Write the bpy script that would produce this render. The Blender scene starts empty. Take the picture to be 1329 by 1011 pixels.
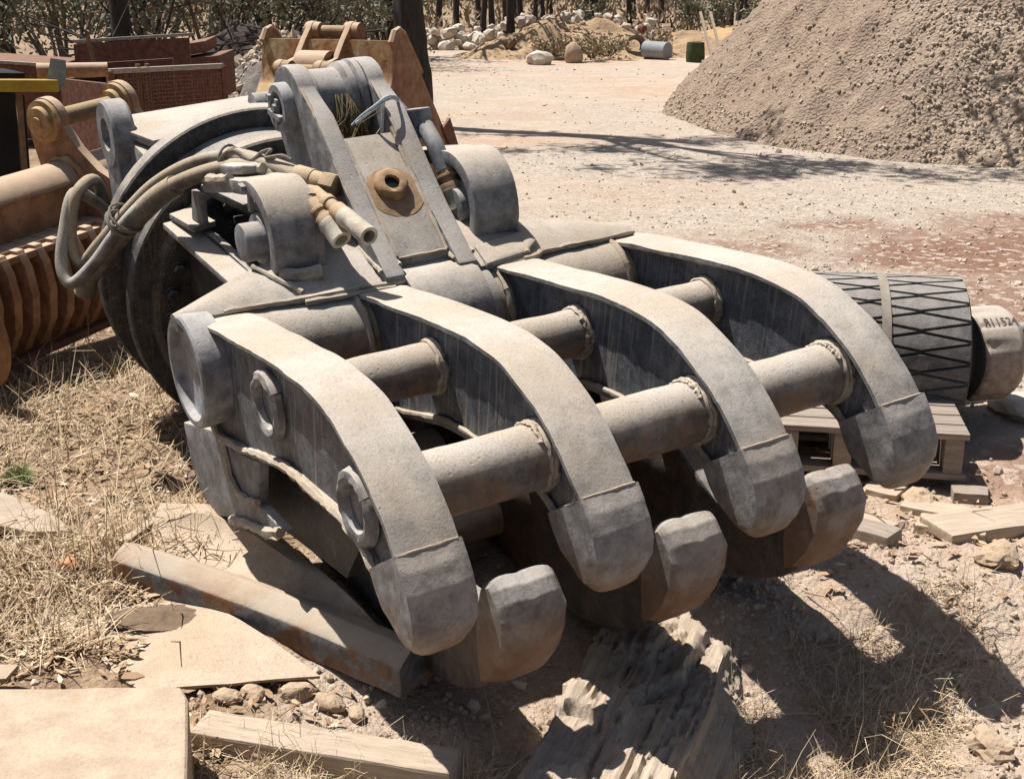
import bpy, bmesh, math, random
import numpy as np
from mathutils import Vector, Matrix
from math import radians, sin, cos, pi
random.seed(7)
RNG = np.random.default_rng(11)
scene = bpy.context.scene
COL = scene.collection

# ------------------------------------------------------------------ camera, sky, sun, exposure
cam_data = bpy.data.cameras.new('camera')
cam = bpy.data.objects.new('camera', cam_data); COL.objects.link(cam)
cam.location = (0, 0, 1.6)
cam.rotation_euler = (pi/2 - 0.307968, 0, 0)
cam_data.sensor_width = 36; cam_data.lens = 44.7509
cam_data.clip_start = 0.05; cam_data.clip_end = 3000
scene.camera = cam
SUN = Vector((-0.40, 0.25, 1.0)).normalized()
SUN_EL = math.asin(SUN.z); SUN_AZ = math.atan2(SUN.x, SUN.y)
world = bpy.data.worlds.new('World'); scene.world = world; world.use_nodes = True
wn = world.node_tree.nodes; wl = world.node_tree.links
bg = wn.get('Background') or wn.new('ShaderNodeBackground')
sky = wn.new('ShaderNodeTexSky'); sky.sky_type = 'NISHITA'; sky.sun_disc = False
sky.sun_elevation = SUN_EL; sky.sun_rotation = SUN_AZ; sky.dust_density = 2.0
wl.new(sky.outputs[0], bg.inputs[0]); bg.inputs[1].default_value = 0.05
sd = bpy.data.lights.new('sun', 'SUN'); sd.energy = 5.0; sd.angle = radians(0.55); sd.color = (1.0, 0.965, 0.92)
so = bpy.data.objects.new('sun', sd); COL.objects.link(so)
so.rotation_euler = SUN.to_track_quat('Z', 'Y').to_euler(); so.location = (-6, 2, 12)
scene.view_settings.view_transform = 'Standard'; scene.view_settings.look = 'None'
scene.view_settings.exposure = 0.70; scene.view_settings.gamma = 1.0

# ------------------------------------------------------------------ noise helpers
def _h(ix, iy, iz, s):
    n = (ix*374761393 + iy*668265263 + iz*2147483647 + s*1274126177) & 0xffffffff
    n = ((n ^ (n >> 13)) * 1274126177) & 0xffffffff
    return ((n ^ (n >> 16)) & 0xffff) / 65535.0
def vnoise(p, s=0):
    p = np.asarray(p, float)
    if p.shape[-1] == 2: p = np.concatenate([p, np.zeros(p.shape[:-1]+(1,))], -1)
    i = np.floor(p).astype(np.int64); f = p - i; f = f*f*(3-2*f)
    r = 0
    for dx in (0, 1):
        for dy in (0, 1):
            for dz in (0, 1):
                w = (f[..., 0] if dx else 1-f[..., 0])*(f[..., 1] if dy else 1-f[..., 1])*(f[..., 2] if dz else 1-f[..., 2])
                r = r + w*_h(i[..., 0]+dx, i[..., 1]+dy, i[..., 2]+dz, s)
    return r*2-1
def fbm(p, o=4, s=0, g=0.5):
    p = np.asarray(p, float); a = 1.0; r = 0; t = 0
    for k in range(o):
        r = r + a*vnoise(p*(2**k)+17.3*k, s+k); t += a; a *= g
    return r/t
def sst(a, b, x):
    t = np.clip((np.asarray(x, float)-a)/(b-a), 0, 1); return t*t*(3-2*t)

# ------------------------------------------------------------------ object helpers
def tag(o, label=None, cat=None, group=None, kind=None):
    if label: o['label'] = label
    if cat: o['category'] = cat
    if group: o['group'] = group
    if kind: o['kind'] = kind
    return o
def empty(name, loc=(0, 0, 0), rot=None, label=None, cat=None, group=None):
    o = bpy.data.objects.new(name, None); COL.objects.link(o)
    o.empty_display_size = 0.1
    if rot is None: o.location = loc
    else: o.matrix_world = Matrix.Translation(loc) @ rot.to_4x4()
    return tag(o, label, cat, group)
def frame(e1, up=(0, 0, 1)):
    x = Vector(e1).normalized(); z = Vector(up); z = (z - x*z.dot(x)).normalized(); y = z.cross(x)
    return Matrix((x, y, z)).transposed()
def link_mesh(name, me, mat, parent):
    o = bpy.data.objects.new(name, me); COL.objects.link(o)
    if mat: me.materials.append(mat)
    if parent: o.parent = parent
    return o
def np_mesh(name, V, F, mat, parent=None, smooth=False, attr=None):
    me = bpy.data.meshes.new(name); V = np.asarray(V, np.float32); F = np.asarray(F, np.int32)
    me.vertices.add(len(V)); me.vertices.foreach_set('co', V.ravel())
    k = F.shape[1]; me.loops.add(F.size); me.loops.foreach_set('vertex_index', F.ravel())
    me.polygons.add(len(F)); me.polygons.foreach_set('loop_start', np.arange(0, F.size, k, dtype=np.int32))
    me.update(calc_edges=True)
    me.polygons.foreach_set('use_smooth', np.full(len(F), smooth))
    if attr is not None:
        ca = me.color_attributes.new('zone', 'FLOAT_COLOR', 'POINT')
        ca.data.foreach_set('color', np.asarray(attr, np.float32).ravel())
    me.validate()
    return link_mesh(name, me, mat, parent)

class MB:
    def __init__(s, off=(0, 0, 0)): s.V = []; s.F = []; s.off = off
    def add(s, vs, fs):
        b = len(s.V); o = s.off
        s.V += [(v[0]-o[0], v[1]-o[1], v[2]-o[2]) for v in vs]
        s.F += [tuple(i+b for i in f) for f in fs]
        return s
    def prism(s, poly, lo, hi, axis=0):
        def P(t, q): return (t, q[0], q[1]) if axis == 0 else ((q[0], t, q[1]) if axis == 1 else (q[0], q[1], t))
        n = len(poly)
        vs = [P(lo, q) for q in poly]+[P(hi, q) for q in poly]
        fs = [tuple(range(n-1, -1, -1)), tuple(range(n, 2*n))]+[(i, (i+1) % n, n+(i+1) % n, n+i) for i in range(n)]
        return s.add(vs, fs)
    def box(s, c, size, rot=None):
        vs = []
        for x in (-.5, .5):
            for y in (-.5, .5):
                for z in (-.5, .5):
                    v = Vector((x*size[0], y*size[1], z*size[2]))
                    if rot is not None: v = rot @ v
                    vs.append(tuple(Vector(c)+v))
        return s.add(vs, [(0, 1, 3, 2), (4, 6, 7, 5), (0, 4, 5, 1), (2, 3, 7, 6), (0, 2, 6, 4), (1, 5, 7, 3)])
    def hexa(s, top, thick):
        "slab from a polygon of top points, thickness downward along z"
        n = len(top); vs = [tuple(p) for p in top]+[(p[0], p[1], p[2]-thick) for p in top]
        return s.add(vs, [tuple(range(n)), tuple(range(2*n-1, n-1, -1))]+[(i, n+i, n+(i+1) % n, (i+1) % n) for i in range(n)])
    def tube(s, pts, r, n=12, caps=True, jit=0.0, spin=0.0):
        P = [Vector(p) for p in pts]; m = len(P)
        R = list(r) if hasattr(r, '__len__') else [r]*m
        T = []
        for i in range(m):
            t = P[min(i+1, m-1)]-P[max(i-1, 0)]
            T.append(t.normalized() if t.length > 1e-9 else Vector((0, 0, 1)))
        nrm = T[0].orthogonal().normalized(); vs = []
        for i in range(m):
            nrm = (nrm-T[i]*nrm.dot(T[i])); nrm = nrm.normalized() if nrm.length > 1e-6 else T[i].orthogonal().normalized()
            bn = T[i].cross(nrm)
            for k in range(n):
                a = 2*pi*k/n+spin; rr = R[i]*(1+(random.uniform(-jit, jit) if jit else 0))
                vs.append(tuple(P[i]+nrm*(cos(a)*rr)+bn*(sin(a)*rr)))
        fs = [(i*n+k, i*n+(k+1) % n, (i+1)*n+(k+1) % n, (i+1)*n+k) for i in range(m-1) for k in range(n)]
        if caps: fs += [tuple(range(n-1, -1, -1)), tuple(range((m-1)*n, m*n))]
        return s.add(vs, fs)
    def cyl(s, p0, p1, r0, r1=None, n=28, caps=True, spin=0.0):
        return s.tube([p0, p1], [r0, r0 if r1 is None else r1], n, caps, 0, spin)
    def lathe(s, c, ax, prof, n=40, a0=0.0, a1=2*pi, ref=None):
        "prof: list of (t along axis, radius); closed profile loop if first==last"
        c = Vector(c); ax = Vector(ax).normalized()
        e = Vector(ref) if ref else ax.orthogonal(); e = (e-ax*e.dot(ax)).normalized(); b = ax.cross(e)
        full = abs(a1-a0-2*pi) < 1e-6; m = len(prof); vs = []; K = n if full else n+1
        for k in range(K):
            a = a0+(a1-a0)*k/n
            for t, r in prof: vs.append(tuple(c+ax*t+e*(cos(a)*r)+b*(sin(a)*r)))
        fs = []
        for k in range(n):
            k2 = (k+1) % K
            for j in range(m-1): fs.append((k*m+j, k2*m+j, k2*m+j+1, k*m+j+1))
        return s.add(vs, fs)
    def torus(s, c, ax, R, r, n=28, jit=0.0, a0=0, a1=2*pi):
        ax = Vector(ax).normalized(); e = ax.orthogonal().normalized(); b = ax.cross(e); c = Vector(c)
        pts = [c+e*(cos(a0+(a1-a0)*k/n)*R)+b*(sin(a0+(a1-a0)*k/n)*R) for k in range(n+1)]
        return s.tube(pts, r, 8, False, jit)
    def weld(s, pts, r, step=0.02):
        P = [Vector(p) for p in pts]; out = []
        for a, b in zip(P, P[1:]):
            k = max(1, int((b-a).length/step))
            out += [a.lerp(b, i/k)+Vector((random.uniform(-1, 1), random.uniform(-1, 1), random.uniform(-1, 1)))*r*.16 for i in range(k)]
        out.append(P[-1])
        return s.tube(out, [r*random.uniform(.75, 1.2) for _ in out], 7, True, .14)
    def build(s, name, mat, parent=None, bevel=0, smooth=True, ang=35, sub=0, disp=0, dscale=.05, seg=2, gouge=0):
        me = bpy.data.meshes.new(name); me.from_pydata(s.V, [], s.F)
        bm = bmesh.new(); bm.from_mesh(me); bmesh.ops.remove_doubles(bm, verts=bm.verts, dist=1e-5)
        bmesh.ops.recalc_face_normals(bm, faces=bm.faces)
        if bevel:
            ed = [e for e in bm.edges if len(e.link_faces) == 2 and e.calc_face_angle(0) > radians(ang)]
            bmesh.ops.bevel(bm, geom=ed, offset=bevel, segments=seg, profile=.6, affect='EDGES', clamp_overlap=True)
        if sub:
            bmesh.ops.triangulate(bm, faces=[f for f in bm.faces if len(f.verts) > 4])
            for _ in range(sub): bmesh.ops.subdivide_edges(bm, edges=bm.edges[:], cuts=1, use_grid_fill=True)
        if disp:
            bm.normal_update(); co = np.array([v.co[:] for v in bm.verts])
            d = fbm(co/dscale, 3, hash(name) % 97)*disp
            if gouge: d = d-gouge*np.clip(np.abs(fbm(co/(dscale*.45)+3.1, 3, 41))*2.2-.35, 0, 1)+gouge*.25*fbm(co/.012, 2, 43)
            for v, k in zip(bm.verts, d): v.co += v.normal*float(k)
        bm.to_mesh(me); bm.free()
        if smooth:
            me.polygons.foreach_set('use_smooth', np.full(len(me.polygons), True)); me.set_sharp_from_angle(angle=radians(ang))
        return link_mesh(name, me, mat, parent)
def spline(pts, k=8):
    P = [Vector(p) for p in pts]; P = [P[0]*2-P[1]]+P+[P[-1]*2-P[-2]]; out = []
    for i in range(1, len(P)-2):
        a, b, c, d = P[i-1], P[i], P[i+1], P[i+2]
        for j in range(k):
            t = j/k; out.append(.5*((2*b)+(c-a)*t+(2*a-5*b+4*c-d)*t*t+(3*b-a-3*c+d)*t**3))
    out.append(P[-2]); return out
def copy_thing(o, parent=None):
    c = o.copy(); COL.objects.link(c)
    if parent: c.parent = parent
    for ch in o.children: copy_thing(ch, c)
    return c

# ------------------------------------------------------------------ materials
class N:
    def __init__(s, name):
        s.m = bpy.data.materials.new(name); s.m.use_nodes = True; s.t = s.m.node_tree; s.n = s.t.nodes; s.l = s.t.links
        s.b = s.n['Principled BSDF']; s.b.inputs['Roughness'].default_value = .8
        s.b.inputs['Specular IOR Level'].default_value = .25
        s.tc = s.n.new('ShaderNodeTexCoord')
    def val(s, sock, v):
        if hasattr(v, 'is_output') or hasattr(v, 'links'): s.l.new(v, sock)
        else: sock.default_value = v if not (isinstance(v, tuple) and len(v) == 3 and sock.type == 'RGBA') else (*v, 1)
    def coord(s, scale=(1, 1, 1), which='Object', src=None):
        mp = s.n.new('ShaderNodeMapping'); s.l.new(src or s.tc.outputs[which], mp.inputs[0])
        mp.inputs['Scale'].default_value = scale if isinstance(scale, tuple) else (scale,)*3
        return mp.outputs[0]
    def noise(s, scale, detail=4, rough=.6, vec=None, dist=0):
        k = s.n.new('ShaderNodeTexNoise'); k.inputs['Scale'].default_value = scale; k.inputs['Detail'].default_value = detail
        k.inputs['Roughness'].default_value = rough; k.inputs['Distortion'].default_value = dist
        s.l.new(vec or s.tc.outputs['Object'], k.inputs['Vector']); return k.outputs['Fac']
    def vor(s, scale, vec=None, out='Distance', feature='F1', rnd=1):
        k = s.n.new('ShaderNodeTexVoronoi'); k.feature = feature; k.inputs['Scale'].default_value = scale
        k.inputs['Randomness'].default_value = rnd
        s.l.new(vec or s.tc.outputs['Object'], k.inputs['Vector']); return k.outputs[out]
    def ramp(s, fac, a, b, v0=0., v1=1.):
        k = s.n.new('ShaderNodeMapRange'); k.interpolation_type = 'SMOOTHSTEP'; s.val(k.inputs[0], fac)
        for i, v in enumerate((a, b, v0, v1)): k.inputs[i+1].default_value = v
        return k.outputs[0]
    def math(s, op, a, b=0.):
        k = s.n.new('ShaderNodeMath'); k.operation = op; s.val(k.inputs[0], a); s.val(k.inputs[1], b); return k.outputs[0]
    def mix(s, f, a, b, mode='MIX'):
        k = s.n.new('ShaderNodeMix'); k.data_type = 'RGBA'; k.blend_type = mode
        s.val(k.inputs[0], f); s.val(k.inputs[6], a); s.val(k.inputs[7], b); return k.outputs[2]
    def normalz(s, bumped=None):
        g = s.n.new('ShaderNodeNewGeometry'); x = s.n.new('ShaderNodeSeparateXYZ'); s.l.new(g.outputs['Normal'], x.inputs[0]); return x.outputs[2]
    def bump(s, h, strength=.5, dist=.01, prev=None):
        k = s.n.new('ShaderNodeBump'); k.inputs['Strength'].default_value = strength; k.inputs['Distance'].default_value = dist
        s.l.new(h, k.inputs['Height'])
        if prev: s.l.new(prev, k.inputs['Normal'])
        return k.outputs[0]
    def done(s, col, bump=None, rough=None):
        s.val(s.b.inputs['Base Color'], col)
        if bump: s.l.new(bump, s.b.inputs['Normal'])
        if rough is not None: s.val(s.b.inputs['Roughness'], rough)
        return s.m

DUST = (.44, .40, .36)
def dusty(name, base=(.062, .068, .078), dust=DUST, d0=.15, d1=.85, amount=.9, rust=.0, streak=.5, brown=(.16, .085, .045), rough=.75, sc=1.0, tip=None):
    k = N(name); nz = k.normalz()
    big = k.noise(3.2*sc, 5, .6); mid = k.noise(17*sc, 6, .7); fine = k.noise(150*sc, 4, .75); grit = k.noise(480*sc, 2, .6)
    col = k.mix(k.ramp(mid, .35, .68), tuple(c*.8 for c in base), tuple(c*1.7+.008 for c in base))
    # dried mud dribbles down the sides
    st = k.noise(1.0, 5, .7, k.coord((62, 62, 2.4)), .2); st2 = k.noise(1.0, 4, .65, k.coord((210, 210, 7.0)))
    stf = k.math('MULTIPLY', k.ramp(st, .52, .66), k.ramp(big, .30, .55))
    col = k.mix(k.math('MULTIPLY', stf, streak), col, tuple(c*.62 for c in dust))
    col = k.mix(k.math('MULTIPLY', k.ramp(st2, .60, .70), streak*.75), col, tuple(c*.85 for c in dust))
    # scratches and chips
    w1 = k.noise(1.0, 2, .5, k.coord((9, 9, 90)), 1.2); w2 = k.noise(1.0, 2, .5, k.coord((70, 14, 20)), 1.5)
    scr = k.math('MAXIMUM', k.ramp(k.math('ABSOLUTE', k.math('SUBTRACT', w1, .5)), .010, .0), k.ramp(k.math('ABSOLUTE', k.math('SUBTRACT', w2, .5)), .008, .0))
    scr = k.math('MULTIPLY', scr, k.ramp(k.noise(11*sc, 3), .50, .64))
    col = k.mix(k.math('MULTIPLY', scr, .55), col, tuple(c*.95 for c in dust))
    col = k.mix(k.math('MULTIPLY', k.ramp(fine, .60, .70), .55), col, tuple(c*.85 for c in dust))
    if rust > 0:
        rn = k.noise(6*sc, 6, .72, dist=.8)
        col = k.mix(k.math('MULTIPLY', k.ramp(rn, .66-rust*.3, .80-rust*.25), .85), col, k.mix(mid, brown, tuple(c*2.0 for c in brown)))
    # settled dust
    f = k.math('ADD', nz, k.math('MULTIPLY', k.math('SUBTRACT', big, .5), .7))
    f = k.math('ADD', f, k.math('MULTIPLY', k.math('SUBTRACT', mid, .5), .75))
    f = k.math('MULTIPLY', k.ramp(f, d0, d1), amount)
    f = k.math('MULTIPLY', f, k.ramp(fine, .28, .52, .45, 1.0))
    f = k.math('MULTIPLY', f, k.ramp(grit, .30, .55, .62, 1.0))
    f = k.math('MULTIPLY', f, k.math('SUBTRACT', 1.0, k.math('MULTIPLY', scr, .5)))
    dcol = k.mix(k.ramp(big, .35, .65), dust, (dust[0]*.86, dust[1]*.80, dust[2]*.72))
    dcol = k.mix(k.math('MULTIPLY', k.ramp(grit, .56, .68), .45), dcol, (.68, .60, .50))
    dcol = k.mix(k.math('MULTIPLY', k.ramp(fine, .40, .30), .35), dcol, tuple(c*.5 for c in dust))
    col = k.mix(f, col, dcol)
    if tip:
        # the striking end of a tooth, turning brown further down
        xz = k.n.new('ShaderNodeSeparateXYZ'); k.l.new(k.tc.outputs['Object'], xz.inputs[0])
        e = k.math('ADD', xz.outputs[2], k.math('MULTIPLY', k.math('SUBTRACT', big, .5), .16)); e = k.math('ADD', e, k.math('MULTIPLY', k.math('SUBTRACT', mid, .5), .12))
        col = k.mix(k.math('MULTIPLY', k.ramp(e, tip[0], tip[1]), .8), col, k.mix(mid, brown, tuple(c*1.9 for c in brown)))
    h = k.math('ADD', k.math('MULTIPLY', mid, .6), k.math('MULTIPLY', fine, .35))
    b = k.bump(h, .55, .006)
    pit = k.ramp(k.vor(34*sc), .05, .16)
    b = k.bump(k.math('MAXIMUM', pit, k.ramp(k.noise(4, 2), .45, .5)), .35, .003, b)
    return k.done(col, b, k.ramp(f, 0, 1, rough-.2, .95))
def rusty(name, a=(.30, .135, .06), b=(.12, .052, .03), dust=(.50, .37, .24), amount=.8, d0=.1, d1=.9, paint=None, sc=1.0):
    k = N(name); nz = k.normalz(); big = k.noise(3*sc, 6, .65); mid = k.noise(14*sc, 6, .7); fine = k.noise(120*sc, 3, .7)
    col = k.mix(k.ramp(mid, .3, .7), b, a)
    st = k.noise(1.0, 4, .65, k.coord((28, 28, 2.0)))
    col = k.mix(k.math('MULTIPLY', k.ramp(st, .5, .7), .5), col, tuple(c*.6 for c in a))
    if paint: col = k.mix(k.ramp(big, .46, .56), col, k.mix(k.ramp(mid, .4, .6), paint, tuple(c*.6 for c in paint)))
    f = k.math('ADD', nz, k.math('MULTIPLY', k.math('SUBTRACT', big, .5), .8))
    f = k.math('MULTIPLY', k.ramp(f, d0, d1), amount)
    col = k.mix(f, col, k.mix(mid, tuple(c*.8 for c in dust), dust))
    bp = k.bump(k.math('ADD', mid, k.math('MULTIPLY', fine, .4)), .5, .006)
    return k.done(col, bp, .85)
def plain(name, a, b=None, scale=8, bump=.4, rough=.85, dist=.01, stretch=(1, 1, 1)):
    k = N(name); v = k.coord(stretch); n = k.noise(scale, 6, .65, v); f = k.noise(scale*9, 3, .6, v)
    col = k.mix(k.ramp(n, .3, .7), a, b or tuple(c*.6 for c in a))
    col = k.mix(k.math('MULTIPLY', k.ramp(f, .45, .7), .35), col, tuple(c*.55 for c in a))
    return k.done(col, k.bump(k.math('ADD', n, k.math('MULTIPLY', f, .4)), bump, dist), rough)
def woody(name, a, b, rough=.9):
    k = N(name); v = k.coord((3, 60, 60)); n = k.noise(1.0, 6, .7, v, .3); m = k.noise(5, 4, .6); f = k.noise(1.0, 3, .6, k.coord((10, 220, 220)))
    col = k.mix(k.ramp(n, .3, .7), a, b); col = k.mix(k.ramp(m, .45, .75), col, tuple(c*.75 for c in a))
    col = k.mix(k.math('MULTIPLY', k.ramp(f, .55, .7), .5), col, tuple(c*.35 for c in b))
    return k.done(col, k.bump(k.math('ADD', n, k.math('MULTIPLY', f, .5)), .6, .006), rough)
def zoned(name, pairs, rough=.9, trans=0.0):
    "colour picked per vertex by the zone attribute's red channel between two colours"
    k = N(name); at = k.n.new('ShaderNodeAttribute'); at.attribute_name = 'zone'
    x = k.n.new('ShaderNodeSeparateColor'); k.l.new(at.outputs['Color'], x.inputs[0])
    col = k.mix(x.outputs[0], pairs[0], pairs[1])
    if len(pairs) > 2: col = k.mix(x.outputs[1], col, pairs[2])
    return k.done(col, None, rough)

M = {}
M['steel'] = dusty('dusty grey steel', base=(.115, .117, .123), d0=-.1, d1=.85, rust=.2, streak=.35)
M['web'] = dusty('streaked dark plate', base=(.068, .074, .085), d0=.3, d1=.95, streak=.7, rust=.05)
M['cap'] = dusty('worn tooth steel', base=(.15, .148, .15), d0=-.05, d1=1.0, amount=.85, rust=.25, streak=.35, brown=(.17, .105, .065), dust=(.46, .405, .345), tip=(-.10-(-0.8003), -.24-(-0.8003)))
M['jawtooth'] = dusty('worn brown tooth steel', base=(.125, .115, .108), d0=.05, d1=1.05, amount=.75, rust=.45, streak=.15, brown=(.14, .078, .045), tip=(-.16-(-0.8003), -.36-(-0.8003)))
M['bar'] = dusty('dusty round bar', base=(.09, .083, .078), d0=-.05, d1=.8, amount=.94, rust=.8, streak=.0, brown=(.12, .075, .048), dust=(.47, .415, .35))
M['weld'] = dusty('dusty weld metal', base=(.17, .15, .125), d0=-.4, d1=.6, amount=.9, rust=.4, streak=0, dust=(.46, .39, .31))
M['dustplate'] = dusty('dust covered plate', base=(.14, .138, .14), d0=.12, d1=1.0, amount=.97, rust=.08, streak=.3, dust=(.48, .42, .35))
M['jawbody'] = dusty('dark brown finger steel', base=(.05, .045, .042), d0=.5, d1=1.1, amount=.6, rust=.7, streak=.1, brown=(.085, .05, .032))
M['dark'] = dusty('near black steel', base=(.02, .02, .022), d0=.4, d1=1.0, amount=.85, rust=.05, streak=.12)
M['greyear'] = dusty('grey worn steel', base=(.16, .165, .175), d0=.2, d1=1.1, amount=.75, rust=.08, streak=.25)
M['hose'] = dusty('dusty rubber hose', base=(.055, .05, .045), d0=-.45, d1=.6, amount=.92, rust=.0, streak=.0, dust=(.46, .38, .28))
M['fitting'] = dusty('rusty hose fitting', base=(.16, .10, .06), d0=-.6, d1=.7, amount=.85, rust=.5, streak=0, dust=(.55, .43, .28), brown=(.2, .1, .04))
M['fitpale'] = dusty('pale plastic cap', base=(.40, .36, .30), d0=-.2, d1=1.0, amount=.7, streak=0, dust=(.46, .39, .30))
M['hole'] = rusty('rust stained boss', a=(.34, .2, .09), b=(.16, .085, .04), amount=.35)
M['oil'] = plain('oily black', (.008, .008, .008), bump=.2, rough=.4)
M['rust'] = rusty('rusty bucket steel', a=(.34, .185, .10), b=(.17, .085, .048), dust=(.54, .40, .275), amount=.85, d0=.0, d1=.85)
M['rustorange'] = rusty('orange rust with old paint', a=(.42, .22, .10), b=(.17, .075, .035), dust=(.5, .36, .2), amount=.6, paint=(.46, .33, .17))
M['rustdark'] = rusty('dark red rust', a=(.20, .09, .06), b=(.085, .036, .026), dust=(.30, .20, .13), amount=.45, sc=1.5)
M['rustpin'] = rusty('brown pin steel', a=(.24, .15, .085), b=(.12, .07, .04), dust=(.45, .34, .2), amount=.7)
M['scrap'] = rusty('scrap rail steel', a=(.26, .15, .085), b=(.14, .075, .045), dust=(.50, .40, .29), d0=.25, d1=.95, amount=.75, paint=(.22, .215, .21), sc=2)
M['sheet'] = dusty('dusty thin sheet steel', base=(.20, .145, .10), d0=.1, d1=1.0, amount=.9, rust=.5, streak=0, dust=(.47, .38, .285), sc=.7)
M['slab'] = plain('sand coloured slab', (.46, .36, .26), (.35, .265, .185), 14, .9, .95, .006)
M['timber'] = woody('grey weathered timber', (.34, .28, .225), (.22, .175, .14))
M['oldlog'] = woody('rotten grey wood', (.46, .37, .28), (.28, .22, .165))
M['palewood'] = woody('bleached plank', (.46, .37, .28), (.34, .265, .19))
M['rubber'] = dusty('dusty black rubber', base=(.085, .083, .082), d0=-.1, d1=1.1, amount=.62, streak=.15, rough=.9, dust=(.40, .36, .32))
M['groove'] = plain('dusty rubber groove', (.07, .063, .057), bump=.2)
M['strap'] = plain('worn strap', (.30, .26, .21), (.22, .19, .15), 30, .2, .7)
M['casting'] = rusty('pale dusty casting', a=(.40, .34, .28), b=(.24, .19, .15), dust=(.50, .43, .36), amount=.7, sc=2)
M['marking'] = plain('stamped dark marking', (.16, .11, .085), bump=.1)
M['yellow'] = plain('faded yellow paint', (.42, .28, .03), (.3, .19, .03), 12, .2, .7)
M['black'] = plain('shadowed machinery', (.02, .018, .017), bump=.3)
M['zinc'] = plain('zinc pipe', (.27, .28, .29), (.19, .2, .21), 20, .2, .7)
M['greenbin'] = plain('mossy green drum', (.06, .075, .03), (.035, .04, .02), 12, .5, .9)
M['bark'] = plain('dark grey bark', (.075, .062, .052), (.035, .03, .027), 9, .9, .95, .03, (3, 3, .6))
M['barkpale'] = plain('pale grey bark', (.20, .17, .145), (.10, .085, .075), 9, .8, .95, .03, (3, 3, .6))
M['limestone'] = plain('pale limestone', (.54, .48, .41), (.40, .34, .27), 4, .7, .95, .03)
M['brownstone'] = plain('tan boulder', (.42, .31, .21), (.3, .22, .15), 5, .7, .95, .03)
M['twine'] = plain('blue white twine', (.66, .64, .58), (.22, .36, .46), 160, .4, .9, .002)
M['wire'] = plain('grey wire', (.22, .19, .15), (.13, .11, .09), 60, .2, .7)
M['straw'] = zoned('dry straw', ((.60, .48, .32), (.36, .255, .155), (.13, .19, .05)))
M['litter'] = zoned('leaf litter', ((.46, .33, .20), (.25, .155, .09), (.52, .43, .33)))
M['leaf'] = zoned('grey green leaves', ((.155, .16, .10), (.25, .245, .175), (.25, .195, .14)))
M['pebble'] = zoned('crushed limestone', ((.52, .44, .345), (.38, .30, .22), (.24, .15, .105)))
M['weed'] = zoned('dry weeds', ((.38, .29, .18), (.26, .20, .12), (.17, .18, .09)))
M['ring'] = dusty('dusty black ring steel', base=(.028, .028, .03), d0=.15, d1=.95, amount=.95, rust=.05, streak=.2, dust=(.47, .42, .36))
M['hosegrey'] = dusty('dusty grey hose', base=(.07, .068, .066), d0=-.45, d1=.6, amount=.92, streak=.0, dust=(.45, .42, .375))
M['pilestone'] = zoned('brown crushed stone', ((.44, .355, .27), (.29, .225, .165), (.22, .16, .12)))

# ------------------------------------------------------------------ the rock grapple
GB = (0.6367,-0.0896,-0.8003)
GROT = Matrix([[0.858618, 0.510951, 0.04128], [0.508081, -0.837569, -0.200828], [0.068038, -0.193408, 0.978756]])
grapple = empty('rock_grapple', (-0.3730,3.8990,0), GROT, 'huge dusty grey steel rock grapple with four curved tines lying on the ground', 'grapple')
def g(): return MB(GB)
TH = .146
TA = [0.0, .4495, .901, 1.35]
top_prof = [(-.035, -.012), (.0, .006), (.13, .042), (.26, .073), (.40, .108), (.52, .136), (.63, .157), (.73, .170), (.82, .172), (.90, .158), (.98, .134), (1.06, .098), (1.13, .052), (1.187, .004)]
def dense(p, k=5):
    q = spline([(0, a, b) for a, b in p], k); return [(v.y, v.z) for v in q]
TP = dense(top_prof)
def flange(a0, parent, seed):
    # a bent cover plate, 26 mm thick, with a slightly uneven flame-cut edge
    n = len(TP); m = 8; V = []; F = []; th = .015
    for i, (u, v) in enumerate(TP):
        p, q = TP[max(i-1, 0)], TP[min(i+1, n-1)]; t = Vector((q[0]-p[0], q[1]-p[1])).normalized(); nx, ny = -t.y, t.x
        w0 = .002*float(vnoise([[u*14, seed, 0]])[0])+.0015*float(vnoise([[u*40, seed, 3]])[0]); w1 = .002*float(vnoise([[u*14, seed+9, 0]])[0])
        ring = []
        for j in range(m+1):
            s = j/m; a = a0+w0*(1-s)+(TH+w1)*s; z = .0025*float(vnoise([[u*9, s*3, seed]])[0]) - (.004 if j in (0, m) else 0)
            ring.append((a, u+nx*z, v+ny*z))
        for j in range(m, -1, -1):
            s = j/m; a = a0+w0*(1-s)+(TH+w1)*s; ring.append((a, u-nx*th, v-ny*th))
        V += ring
    K = 2*(m+1)
    for i in range(n-1):
        for k in range(K): F.append((i*K+k, i*K+(k+1) % K, (i+1)*K+(k+1) % K, (i+1)*K+k))
    F += [tuple(range(K)), tuple(range(n*K-1, (n-1)*K-1, -1))]
    return g().add(V, F).build('flange', M['dustplate'], parent, ang=40)
low_prof = [(-.02, -.25), (.046, -.325), (.16, -.285), (.271, -.25), (.40, -.195), (.53, -.145), (.62, -.122), (.70, -.108), (.80, -.088), (.88, -.075), (1.0, -.078), (1.07, -.103)]
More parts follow.
